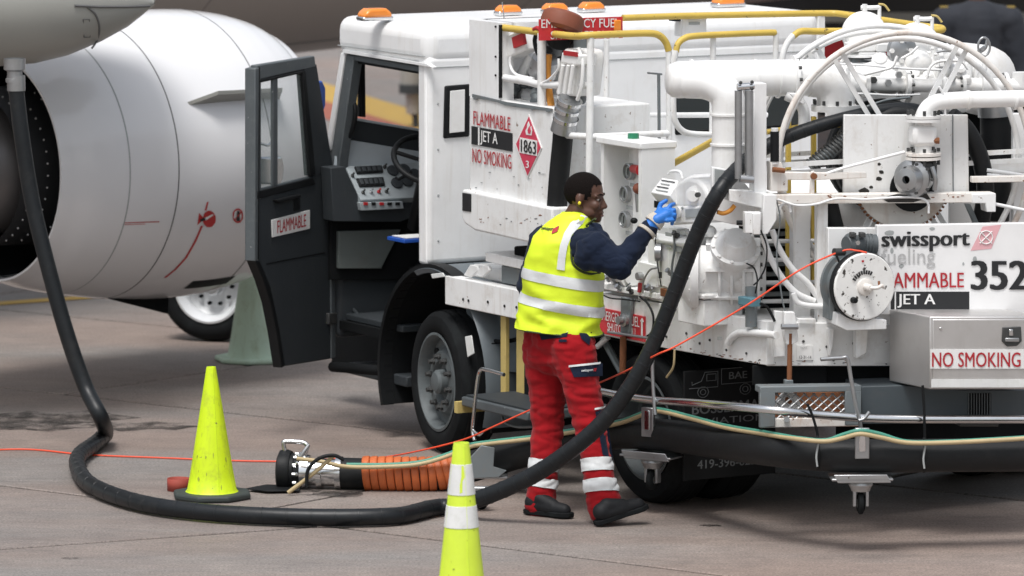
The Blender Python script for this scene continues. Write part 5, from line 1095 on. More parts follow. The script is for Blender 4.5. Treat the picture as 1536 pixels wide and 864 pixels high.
bar('under_rail', rect(1440, 634, 1498, 640), -.35, .2, 'nut')
hk = rod('hook_rod', [PR(x, y, -.44) for x, y in ((1231, 539), (1262, 537), (1271, 538), (1276, 565), (1283, 605), (1290, 634), (1291, 648))], .010, 'steel'); rod('hook_tip', [PR(x, y, -.46) for x, y in ((1288, 631), (1296, 628), (1304, 618))], .009, 'steel', hk)
rod('hook_rod', [PV(x, y, -.26) for x, y in ((979, 540), (979, 560), (981, 600), (983, 622))], .010, 'steel'); rod('hook_rod', [PV(x, y, -.1) for x, y in ((1012, 525), (1010, 550), (1000, 566))], .006, 'tan')
# big under-body shapes
obj('underbody_light_block', MB().tbox(2.8, 3.15, .75, 2.4, .25, .52), MT['dark'], tk, bevel=.03)  # dark box added under the deck to block light
bar('chassis_plate', [(1130, 549), (1240, 549), (1240, 578), (1130, 578)], .06, .03, 'dark'); bar('chassis_plate', [(1240, 549), (1352, 549), (1352, 582), (1240, 582)], .12, .03, 'dark')

# ================================================================== hoses and cords (each lies or hangs free)
def hose_pts(): return None
# intake (hydrant) hose
ihp = [PY(505, 717, 29.45), PY(560, 719, 29.42), PY(620, 715, 29.40), PY(690, 704, 29.40), PY(745, 689, 29.34), PY(800, 674, 29.24), PY(860, 660, 29.10), PY(930, 650, 28.90), PY(1000, 653, 28.55), PY(1080, 664, 28.12), PY(1160, 675, 27.62), PY(1240, 682, 27.42), PY(1320, 684, 27.40), PY(1420, 683, 27.44), PY(1580, 682, 27.52)]
rh = .0815
ih = thing('hydrant_hose', 'thick black intake hose with orange spiral guard, slung along the truck to the ground', 'hose', PZ(560, 742))
ctr = spl(ihp, 8)
for p in ctr[:24]: p.z = max(p.z, .084)
hz_ = obj('hose_body', MB().tube(ctr, rh, 22), MT['hose'], ih, sharp=60)
gpts = spl([p + V((0, 0, 0)) for p in ihp[0:5]], 40)
for p in gpts: p.z = max(p.z, .086)
# spiral guard rings wound round the hose
acc = 0; i0 = int(len(gpts)*.16)
L = [0]
for i in range(1, len(gpts)): L.append(L[-1] + (gpts[i]-gpts[i-1]).length)
def along(s):
    for i in range(1, len(L)):
        if L[i] >= s: f = (s-L[i-1])/max(1e-6, L[i]-L[i-1]); return gpts[i-1]*(1-f)+gpts[i]*f, (gpts[i]-gpts[i-1]).normalized()
    return gpts[-1], (gpts[-1]-gpts[-2]).normalized()
s = .165; ring_me = None
while s < .66:
    p, t = along(s); wd = .0418
    obj('guard_ring', MB().lathe([(rh-.004, -wd/2), (rh+.007, -wd/2+.002), (rh+.010, -wd/2+.006), (rh+.0105, 0), (rh+.010, wd/2-.006), (rh+.007, wd/2-.002), (rh-.004, wd/2)], p, (t + V((0, .04, .10))).normalized(), 26), MT['orange'], ih, sharp=50); s += .0418
sp_p, sp_t = along(0.0)
cpl = [(0, rh+.004), (.03, rh+.004), (.031, .072), (.10, .072), (.102, .083), (.13, .083), (.132, .07), (.17, .07), (.172, .09), (.20, .092), (.215, .092)]
ax = -(sp_t); o_ = along(.03)[0] 
ax.z = 0; ax.normalize()
cp_ = obj('coupling_sleeve', MB().lathe([(r, h) for h, r in cpl], o_, ax, 28), MT['chrome'], ih); 
oc = o_ + ax*.215
obj('coupling_body', MB().lathe([(.088, 0), (.092, .03), (.098, .035), (.098, .07), (.09, .075), (.085, .11), (.07, .115), (0, .116)], oc, ax, 26), MT['black'], cp_); bolts(cp_, oc + ax*.02, ax, .094, 12, .010, 'chrome', .014)
for i in range(10):
    a = i*2*math.pi/10; x__ = ax.cross(ZV).normalized(); y__ = x__.cross(ax); obj('coupling_stud', MB().ell(oc + ax*.012 + (x__*math.cos(a)+y__*math.sin(a))*.093, XV*.012, YV*.012, ZV*.012, 8, 6), MT['chrome'], cp_)
obj('rubber_bumper', MB().lathe([(.07, .05), (.108, .055), (.116, .075), (.112, .115), (.09, .125), (.06, .12)], oc, ax, 26), MT['black'], cp_)
hb = oc + ZV*.08 + ax*.02
rod('handle', [hb+V((.03, -.02, 0)), hb+V((.045, -.02, .04)), hb+V((.05, -.02, .062)), hb+V((.02, -.01, .078)), hb+V((-.06, 0, .08)), hb+V((-.075, 0, .074)), hb+V((-.072, 0, .04)), hb+V((-.06, 0, .0))], .012, 'chrome', cp_)
rod('lever', [hb+V((0, -.05, -.02)), hb+V((.03, -.05, .03)), hb+V((.06, -.04, .07))], .010, 'steel', cp_)
obj('dust_cap_strap', MB().prism([PZ(368, 734, .012), PZ(400, 728, .012), PZ(450, 730, .012), PZ(450, 737, .012), PZ(400, 738, .012)], ZV*.006), MT['black'], ih, bevel=.002)
# caster cradles that carry the intake hose
def cradle(px, py, Y, sc, parent, drop, rot=0.0):
    p = PY(px, py, Y); a = V((math.cos(rot), math.sin(rot), 0)); b = V((-a.y, a.x, 0))
    c = obj('hose_cradle', MB().box(p + ZV*.075 - b*.085, a*.035, b*.012, ZV*.075).box(p - b*.02 - ZV*.10, a*.15, b*.10, ZV*.006), MT['steel'], parent, bevel=.004)
    obj('cradle_lip', MB().prism([p + a*x - b*.12 + ZV*z for x, z in ((-.14, -.075), (.12, -.075), (.14, -.115), (-.12, -.115))], b*.012), MT['steel'], c, bevel=.003)
    obj('clamp_window', MB().box(p + ZV*.085 - b*.099, a*.016, b*.003, ZV*.05), MT['chrome'], c, bevel=.006)
    obj('caster_fork', MB().lathe([(.055, 0), (.06, -.02), (.05, -.035), (.045, -.05)], p - ZV*.115 - b*.04, ZV, 20).box(p - ZV*.19 - b*.04 + a*.03, a*.008, b*.02, ZV*.05).box(p - ZV*.19 - b*.04 - a*.03, a*.008, b*.02, ZV*.05), MT['steel'], c, bevel=.003)
    obj('caster_wheel', MB().lathe(tyre_prof(.055, .02, .036), p - ZV*.225 - b*.04, a, 24, closed=True), MT['rubber'], c)
    obj('wheel_hub', MB().lathe([(.022, -.016), (.022, .016)], p - ZV*.225 - b*.04, a, 16, caps=True), MT['galv'], c)
    return c
cradle(1290, 684, 27.40, 1, ih, .2, .05); cradle(985, 652, 28.62, 1, ih, .2, -.55)
q0 = PY(733, 693, 29.36); obj('ground_cradle', MB().box(q0 - ZV*.055 - V((0, .08, 0)), XV*.10, YV*.11, ZV*.006), MT['steel'], ih, bevel=.004)
obj('cradle_lip', MB().prism([PY(x, y, 29.16) for x, y in ((700, 692), (722, 668), (742, 672), (740, 700), (760, 706), (748, 716), (706, 718))], YV*.014), MT['galv'], ih, bevel=.003); obj('caster_wheel', MB().lathe(tyre_prof(.055, .02, .036), PZ(722, 748, .056), V((.7, -.7, 0)), 24, closed=True), MT['rubber'], ih); obj('caster_fork', MB().box(PZ(722, 741, .09), XV*.05, YV*.02, ZV*.04), MT['steel'], ih, bevel=.008)
for x, y, Y in ((1226, 680, 27.42), (1386, 683, 27.42)):
    p = PY(x, y, Y); obj('cable_tie', MB().lathe([(rh+.001, -.006), (rh+.004, -.005), (rh+.004, .005), (rh+.001, .006)], p, XV, 26), MT['black'], ih); rod('cable_tie_tail', [p+V((0, -.09, .06)), p+V((-.01, -.1, .0)), p+V((-.005, -.1, -.05))], .005, 'greydecal', ih)
rod('rubber_strap', [PR(x, y, -.47) for x, y in ((1384, 578), (1386, 610), (1387, 650), (1387, 664))], .007, 'black', ih); rod('rubber_strap', [PR(x, y, -.47) for x, y in ((1211, 606), (1218, 622), (1225, 645), (1227, 662))], .007, 'black', ih)
# pilot tubes tied along the hose
sl_ = thing('pilot_tube', 'thin tan and green pilot tubes tied along the thick intake hose', 'tube', PZ(560, 700))
tanp = [(446, 688, 29.35), (480, 692, 29.30), (520, 700, 29.30), (580, 700, 29.29), (630, 696, 29.29), (672, 684, 29.28), (702, 671, 29.26), (740, 665, 29.22), (800, 658, 29.12), (860, 648, 28.98), (925, 636, 28.78), (955, 626, 28.66), (978, 617, 28.55), (1000, 619, 28.42), (1040, 629, 28.22), (1090, 642, 27.95), (1150, 652, 27.6), (1200, 659, 27.34), (1238, 662, 27.30), (1265, 657, 27.28), (1290, 651, 27.26), (1320, 656, 27.28), (1360, 664, 27.3), (1420, 664, 27.32), (1500, 660, 27.36), (1580, 655, 27.4)]
rod('tan_tube', [PY(*p) for p in tanp], .011, 'tan', sl_, n=6); rod('green_tube', [PY(x, y-3 if x < 1200 else y-5 if 1250 < x < 1340 else y-1.5, Y+.012) for x, y, Y in tanp[2:]], .0105, 'green', sl_, n=6)
rod('tan_tube_tail', [PY(x, y, 29.22) for x, y in ((500, 684), (480, 702), (455, 722), (432, 739))], .011, 'tan', sl_); rod('black_tail', [PY(x, y, 29.2) for x, y in ((460, 730), (462, 705), (478, 688), (500, 683), (516, 690))], .010, 'black', sl_)
# delivery hose
fh = thing('fuel_hose', 'long black delivery hose looping from the wing over the concrete to the reel', 'hose', PZ(480, 790))
fpts = [PY(24, 132, 31.0), PY(32, 200, 30.98), PY(48, 300, 30.96), PY(72, 400, 30.92), PY(100, 500, 30.88), PY(128, 580, 30.84), PY(152, 628, 30.74), PZ(158, 652, .05), PZ(140, 667, .05), PZ(119, 683, .05), PZ(117, 702, .05), PZ(136, 727, .05), PZ(190, 749, .05), PZ(260, 763, .05), PZ(360, 772, .05), PZ(480, 776, .05), PZ(590, 774, .05), PY(660, 765, 28.52), PY(720, 748, 28.36), PY(790, 718, 28.22), PY(850, 680, 28.12), PY(905, 632, 28.05), PY(950, 572, 28.0), PY(985, 505, 27.97), PY(1015, 430, 27.93), PY(1046, 350, 27.88), PY(1078, 288, 27.84), PY(1108, 252, 27.98), PR(1135, 230, .17), PR(1170, 210, .20), PR(1230, 188, .22), PR(1300, 170, .24), PR(1360, 163, .26), PR(1410, 176, .28)]
hc = spl(fpts, 10); hr = []
for i, p in enumerate(hc):
    p.z = max(p.z, .0475) if i < 230 else p.z; hr.append((1 - .18*min(1, max(0, (i-265)/50)))*(.0435 if i < 60 else (.0435 - .0045*min(1, max(0, (i-190)/40)))))
hb_ = obj('hose', MB().tube(hc, hr, 20), MT['hose2'], fh, sharp=60)
wm = MB()
for i in range(74, len(hc)-30, 3):
    t = (hc[i+1]-hc[i-1]).normalized(); wm.lathe([(hr[i]-.001, -.006), (hr[i]+.0014, -.004), (hr[i]+.0014, .004), (hr[i]-.001, .006)], hc[i], (t+V((.1, .05, .12))).normalized(), 16)
struct(obj('wrap_ridges', wm, MT['hose2'], fh), 'stuff'); obj('hose_ferrule', MB().tube([PY(24, 113, 31.0), PY(24.5, 136, 31.0)], .05, 18), MT['steel'], fh)
# orange cord
oc_ = thing('cord', 'thin orange control cord running from the small reel across the concrete', 'cord', PZ(300, 690))
cpts = [PR(1300, 379, -.30), PR(1285, 376, -.29), PR(1262, 377, -.26), PY(1200, 405, 27.62), PY(1120, 458, 27.70), PY(1020, 516, 27.80), PY(985, 532, 27.86), PY(940, 556, 28.42), PY(890, 578, 28.85), PY(850, 593, 28.95), PY(793, 616, 29.0), PY(740, 640, 29.1), PY(690, 661, 29.3), PY(600, 682, 29.7), PZ(530, 690, .007), PZ(440, 692, .007), PZ(350, 691, .007), PZ(250, 687, .007), PZ(130, 682, .007), PZ(40, 674, .007), PZ(-60, 677, .007)]
cc2 = spl(cpts, 8)
for p in cc2: p.z = max(p.z, .007)
obj('cord_line', MB().tube(cc2, .0045, 8), MT['cord'], oc_, sharp=60)
# red strap loop behind the lime cone
lpz = PZ(268, 736); obj_ = obj('red_strap', MB().tube([lpz + V((math.cos(a)*.055, math.sin(a)*.05, .034)) for a in [i*2*math.pi/20 for i in range(21)]], .006, 8, flat=1), MT['brown'], None)
st = MB(); n = 20
for i in range(n+1):
    a = i*2*math.pi/n; st.v += [lpz + V((math.cos(a)*.06, math.sin(a)*.06, .002)), lpz + V((math.cos(a)*.06, math.sin(a)*.06, .066))]
st.f = [(2*i, 2*i+2, 2*i+3, 2*i+1) for i in range(n)]
bpy.data.objects.remove(obj_)
rs = obj('strap_loop', st, surf('red_webbing', (.30, .05, .035), .7), None); m_ = rs.modifiers.new('t', 'SOLIDIFY'); m_.thickness = .004
tag(rs, 'small red strap loop on the concrete behind the lime cone with black base', 'strap')
# ================================================================== cones
def cone(name_label, base, h, r0, r1, m, basem, bands, brad, bh=.03, sq=True, rot=0.0, lean=0.0):
    c = thing('traffic_cone', name_label, 'traffic cone', base, 'traffic cones around the truck')
    b = MB()
    if sq: n = 8; pts = [base + V((math.cos(rot+math.pi/8+i*math.pi/4)*brad, math.sin(rot+math.pi/8+i*math.pi/4)*brad, .002)) for i in range(8)]; b.prism(pts, ZV*bh)
    obj('base', b, MT[basem], c, bevel=.012, seg=3)
    def rad(z): return r0 + (r1-r0)*(z-bh)/(h-bh)
    body = obj('body', MB().lathe([(r0+.012, bh-.001), (r0, bh+.012)] + [(rad(bh+.012+(h-bh-.012)*i/8), bh+.012+(h-bh-.012)*i/8) for i in range(1, 9)] + [(r1-.004, h), (r1-.008, h-.03)], base, ZV, 40), MT[m], c, sharp=40)
    for z0, z1 in bands: obj('reflective_collar', MB().lathe([(rad(z0)+.001, z0), (rad(z0)+.0028, z0+.001), (rad(z1)+.0028, z1-.001), (rad(z1)+.001, z1)], base, ZV, 40), MT['refl'], c)
    return c
MT['conebase'] = surf('cone_base_black', (.035, .045, .042), .6, dirt=.4, dcol=(.08, .08, .075), dscale=8)
cone('plain lime cone on a black base standing inside the hose loop', PZ(318, 747), .685, .128, .024, 'lime', 'conebase', [], .212, .034, rot=.1)
MT['lime2'] = surf('fluorescent_lime_plastic_clean', (.66, .84, .06), .4, dirt=.2, dcol=(.55, .66, .2), dscale=5)
nb = PY(692, 664, 25.6); nb.z = 0
hN = PY(692, 664, 25.6).z
cone('tall lime cone with two white reflective collars beside the hydrant hose', nb, hN, .118, .036, 'lime2', 'conebase', [(hN-.235, hN-.095), (hN-.385, hN-.285)], .21, .035)
cone('faded green grimy cone standing behind the open cab door', PZ(382, 541), .93, .165, .025, 'coneold', 'coneold', [], .25, .03, rot=.3)
MT['conescuff'] = surf('cone_scuff', (.36, .42, .05), .7)
# ================================================================== small pipework, clamps, plates and wires
def thin(name, fn, pts, r, m, parent=None, n=5): return rod(name, [fn(*p) for p in pts], r, m, parent, n=n, seg=8)
thin('sense_pipe', v_(-.03), [(1008, 432), (1008, 400), (1012, 372), (1010, 345)], .006, 'galv'); thin('sense_pipe', v_(-.035), [(1016, 436), (1017, 395), (1024, 380), (1040, 372)], .006, 'offwhite')
thin('sense_pipe', v_(-.04), [(964, 440), (966, 420), (975, 405), (985, 402)], .005, 'steel'); thin('sense_pipe', v_(.0), [(1030, 345), (1036, 360), (1036, 400), (1042, 420)], .011, 'offwhite')
thin('wire', v_(-.04), [(985, 345), (983, 370), (986, 395), (992, 430)], .003, 'black'); thin('wire', v_(-.05), [(900, 440), (915, 447), (935, 449), (960, 452)], .004, 'black')
thin('wire', v_(-.05), [(1120, 395), (1131, 402), (1136, 420), (1133, 440)], .004, 'black'); thin('wire', k_(-.12), [(1141, 345), (1150, 370), (1148, 400), (1138, 420), (1130, 428)], .004, 'black')
thin('wire', k_(-.07), [(1165, 300), (1170, 330), (1165, 380), (1172, 440), (1178, 470)], .004, 'galv'); thin('wire', k_(.0), [(1243, 350), (1248, 365), (1250, 380)], .004, 'black')
for x, y, m in ((975, 432, 'steel'), (1004, 408, 'steel'), (1014, 352, 'nut'), (1035, 432, 'steel'), (1043, 447, 'galv'), (928, 432, 'steel'), (946, 436, 'nut'), (912, 418, 'steel')):
    p = PV(x, y, -.03); f_ = obj('pipe_fitting', MB().lathe([(.012, -.014), (.016, -.014), (.016, -.004), (.011, -.002), (.011, .010), (.015, .012), (.015, .02), (0, .02)], p, -N*.6 + ZV*.5, 6), MT[m], tk)
for x, y, w_, h_, m in ((978, 344, 6, 5, 'signwhite'), (1020, 346, 8, 6, 'greydecal'), (1034, 408, 5, 6, 'greydecal'), (1076, 505, 7, 5, 'greydecal'), (988, 408, 4, 9, 'letblack'), (1090, 268, 5, 3, 'letblack'), (1060, 470, 8, 4, 'signwhite')):
    plate('data_plate', v_(-.055 if x < 1080 and y < 440 else -.045), rect(x, y, x+w_, y+h_), N*.003, m, bevel=0)
thin('grab_bar', k_(-.02), [(1168, 320), (1172, 308), (1182, 306), (1186, 318)], .008, 'white')
# clamps and couplings on the manifold
for x in (1035, 1130, 1165): obj('pipe_clamp', MB().tube([PR(x, 118, .42), PR(x+3, 118, .42)], .098, 26), MT['offwhite'], hdr)
for y in (170, 215, 262): obj('pipe_clamp', MB().tube([PR(1092.5, y, .27), PR(1092.5, y+3, .27)], .092, 26), MT['offwhite'], hdr)
bolts(hdr, PR(1254, 155, .42), ZV, .112, 10, .009, 'nut', .018); bolts(iv, PR(1385, 226, .0), ZV, .075, 8, .009, 'nut', .014)
for x in (1410, 1440, 1505): obj('pipe_flange', MB().tube([PR(x, 127.5, .5), PR(x+5, 127.5, .5)], .064, 22), MT['offwhite'], tk)
for x in (1440, 1505): bolts(tk, PR(x, 127.5, .5), -N2, .054, 8, .008, 'nut', .01)
for x in (1450, 1520): obj('pipe_collar', MB().tube([PR(x, 150, .0), PR(x+4, 150, .0)], .049, 22), MT['offwhite'], iv)
thin('thin_line', k_(.42), [(1296, 112), (1320, 106), (1338, 100), (1346, 84)], .008, 'offwhite'); thin('thin_line', k_(.40), [(1390, 118), (1396, 100), (1410, 92), (1440, 92), (1452, 104)], .007, 'offwhite')
thin('thin_line', k_(.40), [(1268, 140), (1300, 141), (1340, 143), (1380, 142)], .006, 'white2'); thin('thin_line', k_(.36), [(1300, 160), (1330, 150), (1365, 146)], .006, 'galv')
thin('valve_lever', k_(.5), [(1380, 57), (1398, 60), (1420, 62)], .010, 'black'); thin('valve_lever', k_(.45), [(1405, 78), (1420, 76), (1436, 79)], .007, 'steel'); thin('valve_lever', k_(.5), [(1352, 88), (1366, 80), (1377, 70)], .007, 'offwhite')
hw = [PR(1476+9*math.cos(i*.4488), 70+14*math.sin(i*.4488), .16) for i in range(15)]
rod('hand_wheel', hw, .006, 'steel', smooth=False); rod('wheel_spindle', [PR(1466, 78, .18), PR(1477, 70, .16)], .008, 'steel', smooth=False)
for x, y, k, a, b in ((1320, 92, .6, .035, .03), (1340, 100, .58, .03, .025), (1368, 112, .55, .04, .03), (1392, 118, .52, .03, .03), (1420, 86, .55, .035, .025), (1440, 108, .5, .03, .035), (1272, 104, .6, .03, .025), (1448, 120, .48, .025, .02)):
    obj('valve_boss', MB().lathe([(a*1.25, -.02), (a*1.25, .012), (a, .016), (a, b), (a*.5, b+.012), (0, b+.013)], PR(x, y, k), (-M2*.7 + ZV*.6 + XV*.15*((x % 3)-1)), 12), MT['offwhite'], tk)
for x, y in ((1310, 120), (1332, 124), (1348, 112), (1412, 104), (1428, 118)): obj('hex_plug', MB().lathe([(.018, -.01), (.018, .012), (0, .012)], PR(x, y, .46), -M2, 6), MT['nut' if x % 4 else 'steel'], tk)
for y in (82, 92, 101): obj('bellows_ring', MB().tube([PR(1290, y, .74), PR(1290, y+3, .74)], .085, 22), MT['offwhite' if y != 92 else 'steel'], tk)
obj('shadow_block', MB().box(PR(1325, 112, .75), N2*.18, M2*.05, ZV*.09), MT['galv'], tk, bevel=.01)
# nozzle store clutter
for x, y, v, r_, m in ((772, 132, .1, .035, 'galv'), (790, 120, .14, .04, 'cabtrim'), (800, 100, .2, .045, 'cabtrim'), (824, 66, .12, .04, 'black'), (870, 125, .08, .035, 'black'), (862, 64, .1, .03, 'black'), (806, 145, .08, .04, 'galv'), (816, 70, .22, .06, 'black'), (832, 82, .2, .05, 'black'), (880, 90, .14, .05, 'cabtrim')):
    obj('nozzle_fitting', MB().lathe([(r_*.8, -.04), (r_, -.035), (r_, .0), (r_*.75, .005), (r_*.75, .04), (r_*.4, .05), (0, .05)], PV(x, y, v), (D*.4 - N*.5 + ZV*(.8 if x % 2 else -.6)), 14), MT[m], tk)
thin('nozzle_cable', v_(.02), [(808, 45), (802, 60), (806, 78), (814, 88)], .012, 'black'); thin('red_clip', v_(-.03), [(801, 44), (806, 42), (812, 46)], .012, 'redp'); thin('nozzle_cable', v_(-.02), [(868, 72), (874, 95), (872, 130), (866, 150)], .010, 'offwhite')
obj('cap_strap', MB().tube([PV(858, 52, .04), PV(848, 56, .02), PV(838, 54, .02)], .006, 8), MT['offwhite'], tk)
# fascia fasteners, scuffs and chipped edges
for x, y in ((1030, 500), (1050, 515), (1090, 525), (1120, 530), (1140, 495), (995, 462), (1000, 505), (1065, 510)): obj('fascia_bolt', MB().lathe([(.007, 0), (.007, .005), (0, .006)], PV(x, y, -.001), -N, 6), MT['nut'], fas)
for x, y in ((1165, 505), (1205, 512), (1250, 540), (1280, 515), (1345, 520), (1240, 520)): obj('fascia_bolt', MB().lathe([(.007, 0), (.007, .005), (0, .006)], PR(x, y, -.001), -M2, 6), MT['nut'], tk)
def scuff(fn, x, y, a, b, nrm, m='rust', parent=None):
    obj('paint_chip', MB().prism([fn(x+a*math.cos(i*.785)*rng.uniform(.4, 1), y+b*math.sin(i*.785)*rng.uniform(.4, 1)) for i in range(8)], nrm*.001), MT[m], parent or tk)
for i in range(26):
    x = rng.uniform(1010, 1148); y = 522 + (x-1000)*.172 + rng.uniform(-6, 0); scuff(v_(-.0015), x, y, rng.uniform(1, 4), rng.uniform(.6, 1.8), N, 'rust' if i % 3 else 'nut', fas)
for i in range(22): scuff(k_(-.0015), rng.uniform(1152, 1340), rng.uniform(540, 548), rng.uniform(1, 4), rng.uniform(.6, 1.6), M2, 'rust' if i % 2 else 'galv')
for i in range(16): scuff(k_(-.0215), rng.uniform(1168, 1480), rng.uniform(291, 303), rng.uniform(1, 5), rng.uniform(.6, 1.6), M2, 'rust', bm)
for i in range(14): scuff(v_(-.0915), rng.uniform(714, 822), rng.uniform(322, 340)+0, rng.uniform(1, 4), rng.uniform(.5, 1.4), N, 'galv' if i % 2 else 'rust', sc1)
for i in range(10): scuff(v_(-.0535), rng.uniform(712, 826), rng.uniform(258, 284), rng.uniform(1, 4), rng.uniform(.5, 1.2), N, 'galv', sc1)
for x, y in ((770, 158), (798, 163), (822, 166), (714, 148)): scuff(v_(-.0585), x, y, 5, 3, N, 'galv', sc1)
# torn tape on the tall cone
cn = [o for o in col.objects if o.name.startswith('traffic_cone') and 'collars' in o['label']][0]
for pts in ([(-.10, hN-.225), (.08, hN-.22), (.10, hN-.17), (.30, hN-.15), (.22, hN-.10), (.02, hN-.10), (.0, hN-.15), (-.12, hN-.19)],):
    def rc2(z): return .118 + (.036-.118)*(z-.035)/(hN-.035) + .0036
    obj('torn_patch', MB().add([nb + V((math.sin(a)*rc2(z), -math.cos(a)*rc2(z), z)) for a, z in pts], [tuple(range(len(pts)))]), MT['lime2'], cn)
for x, y, w_ in ((688, 700, 3), (698, 705, 4), (690, 722, 5)):
    pass
# cab and door small parts
dpart('door_seal', [(389, 101), (391, 100), (389, 390), (387, 390)], 'black', .009, .01); 
for y in (118, 150, 190, 240, 275, 310, 330, 344, 365): obj('edge_screw', MB().lathe([(.007, 0), (.006, .004), (0, .005)], PD(383, y, -.028) + dd*.004, dd, 8), MT['steel'], door)
dpart('hinge', [(494, 285), (506, 284), (506, 300), (494, 301)], 'nut', .02, .05); dpart('hinge', [(494, 470), (506, 469), (506, 486), (494, 487)], 'nut', .02, .05)
dpart('door_seam', [(400, 395), (488, 378), (488, 380), (400, 397)], 'black', .002, .004, 0)
obj('roof_seam', MB().tube([T(-1.10, -.016, 2.16), T(-.1, -.016, 2.16)], .003, 5), MT['greydecal'], tk)
for v in (.02, .30, .9, 1.5, 2.1): obj('wall_rivet', MB().lathe([(.007, 0), (.005, .004), (0, .005)], T(-.09, v+.1, 1.9), D, 8), MT['greydecal'], tk)
for z in (1.15, 1.4, 1.65, 1.9): obj('wall_rivet', MB().lathe([(.007, 0), (.005, .004), (0, .005)], T(-.09, .06, z), D, 8), MT['greydecal'], tk)

# moulding seams and scuffs on the lime cones
for o_, r0_, r1_, h_, base_ in ((('plain lime'), .128, .024, .685, PZ(318, 747)), (('collars'), .118, .036, hN, nb)):
    cc0 = [o for o in col.objects if o.name.startswith('traffic_cone') and o_ in o['label']][0]
    def cr_(z): return r0_ + (r1_-r0_)*(z-.035)/(h_-.035) + .001
    for a in (.35, -1.1): obj('moulding_seam', MB().tube([base_ + V((math.sin(a)*cr_(z), -math.cos(a)*cr_(z), z)) for z in (.05, h_*.5, h_-.01)], .0022, 5), MT['lime' if 'plain' in o_ else 'lime2'], cc0)
    for i in range(14):
        a = rng.uniform(-1.2, 1.2); z = rng.uniform(.07, h_*.75); da = rng.uniform(.01, .09); dz = rng.uniform(.004, .03)
        pts = [(a+da*math.cos(j*1.05)*rng.uniform(.3, 1), z+dz*math.sin(j*1.05)*rng.uniform(.3, 1)) for j in range(6)]
        obj('scuff', MB().add([base_ + V((math.sin(p)*(cr_(q)+.0008), -math.cos(p)*(cr_(q)+.0008), q)) for p, q in pts], [tuple(range(6))]), MT['conescuff'], cc0)
# ================================================================== worker
def J(px, py, Y): return PY(px, py, Y)
YM = 28.55
head_c = J(878, 296, YM-.02)
fx = V((.955, -.26, -.10)).normalized(); fy = ZV.cross(fx).normalized(); fz = fx.cross(fy)     # forward, left, up
def H(x, y, z): return head_c + fx*x + fy*y + fz*z
def he(mb, c, r, seg=20, rings=14): mb.ell(H(*c), fx*r[0], fy*r[1], fz*r[2], seg, rings)
body = MB()
he(body, (-.012, 0, .032), (.100, .077, .094)); he(body, (.030, 0, -.030), (.066, .060, .082)); he(body, (.046, 0, -.080), (.046, .047, .038)); he(body, (.074, 0, -.103), (.021, .024, .019))
body.cap(H(.086, 0, .004), .0105, H(.107, 0, -.034), .0135); 
for s in (1, -1):
    he(body, (.094, .013*s, -.040), (.013, .010, .010)); body.cap(H(.082, .012*s, .022), .012, H(.066, .048*s, .018), .012); he(body, (.062, .038*s, -.030), (.028, .022, .026))
    he(body, (-.012, .079*s, -.010), (.019, .011, .033)); he(body, (-.004, .073*s, -.036), (.010, .010, .012))
    he(body, (.025, .046*s, -.068), (.045, .018, .030))
body.cap(H(.088, .020, -.064), .0085, H(.088, -.020, -.064), .0085); body.cap(H(.092, .010, -.066), .010, H(.092, -.010, -.066), .010); body.cap(H(.087, .014, -.082), .0105, H(.087, -.014, -.082), .0105)
nk0, nk1 = H(-.025, 0, -.07), J(858, 338, YM+.02)
body.cap(nk0, .060, nk1, .066)
# skeleton (px surveyed, depth set from the stance)
sh_r, sh_l = J(893, 372, YM-.20), J(818, 362, YM+.16)
el_r, wr_r = J(928, 398, YM-.24), J(972, 344, YM-.16)
el_l, wr_l = J(795, 428, YM+.20), J(812, 478, YM+.02)
chest, waist, pelv = J(846, 375, YM), J(840, 450, YM), J(840, 505, YM)
hp_r, hp_l = J(862, 520, YM-.10), J(818, 520, YM+.08)
kn_r, kn_l = J(884, 632, YM-.16), J(822, 636, YM+.08)
an_r, an_l = J(905, 752, YM-.27), J(811, 752, YM+.02)
body.cap(chest, .13, waist, .12); body.cap(waist, .12, pelv, .12); body.cap(nk1, .07, chest, .12)
body.cap(chest, .1, sh_r, .06); body.cap(chest, .1, sh_l, .06)
body.cap(sh_r, .055, el_r, .043); body.cap(el_r, .042, wr_r, .030); body.cap(sh_l, .055, el_l, .043); body.cap(el_l, .042, wr_l, .03)
hand_r = J(990, 322, YM-.12)
body.cap(wr_r, .028, hand_r, .026)
for a, b, c, hh in ((hp_r, kn_r, an_r, 0), (hp_l, kn_l, an_l, 0)):
    body.cap(pelv, .1, a, .085); body.cap(a, .085, b, .056); body.cap(b, .055, c, .036)
man = fused('person', body, MT['skin'], None, .006, 5)
tag(man, 'worker in lime vest and red trousers reaching to the meter with a blue glove', 'person')
man.location = (0, 0, 0)
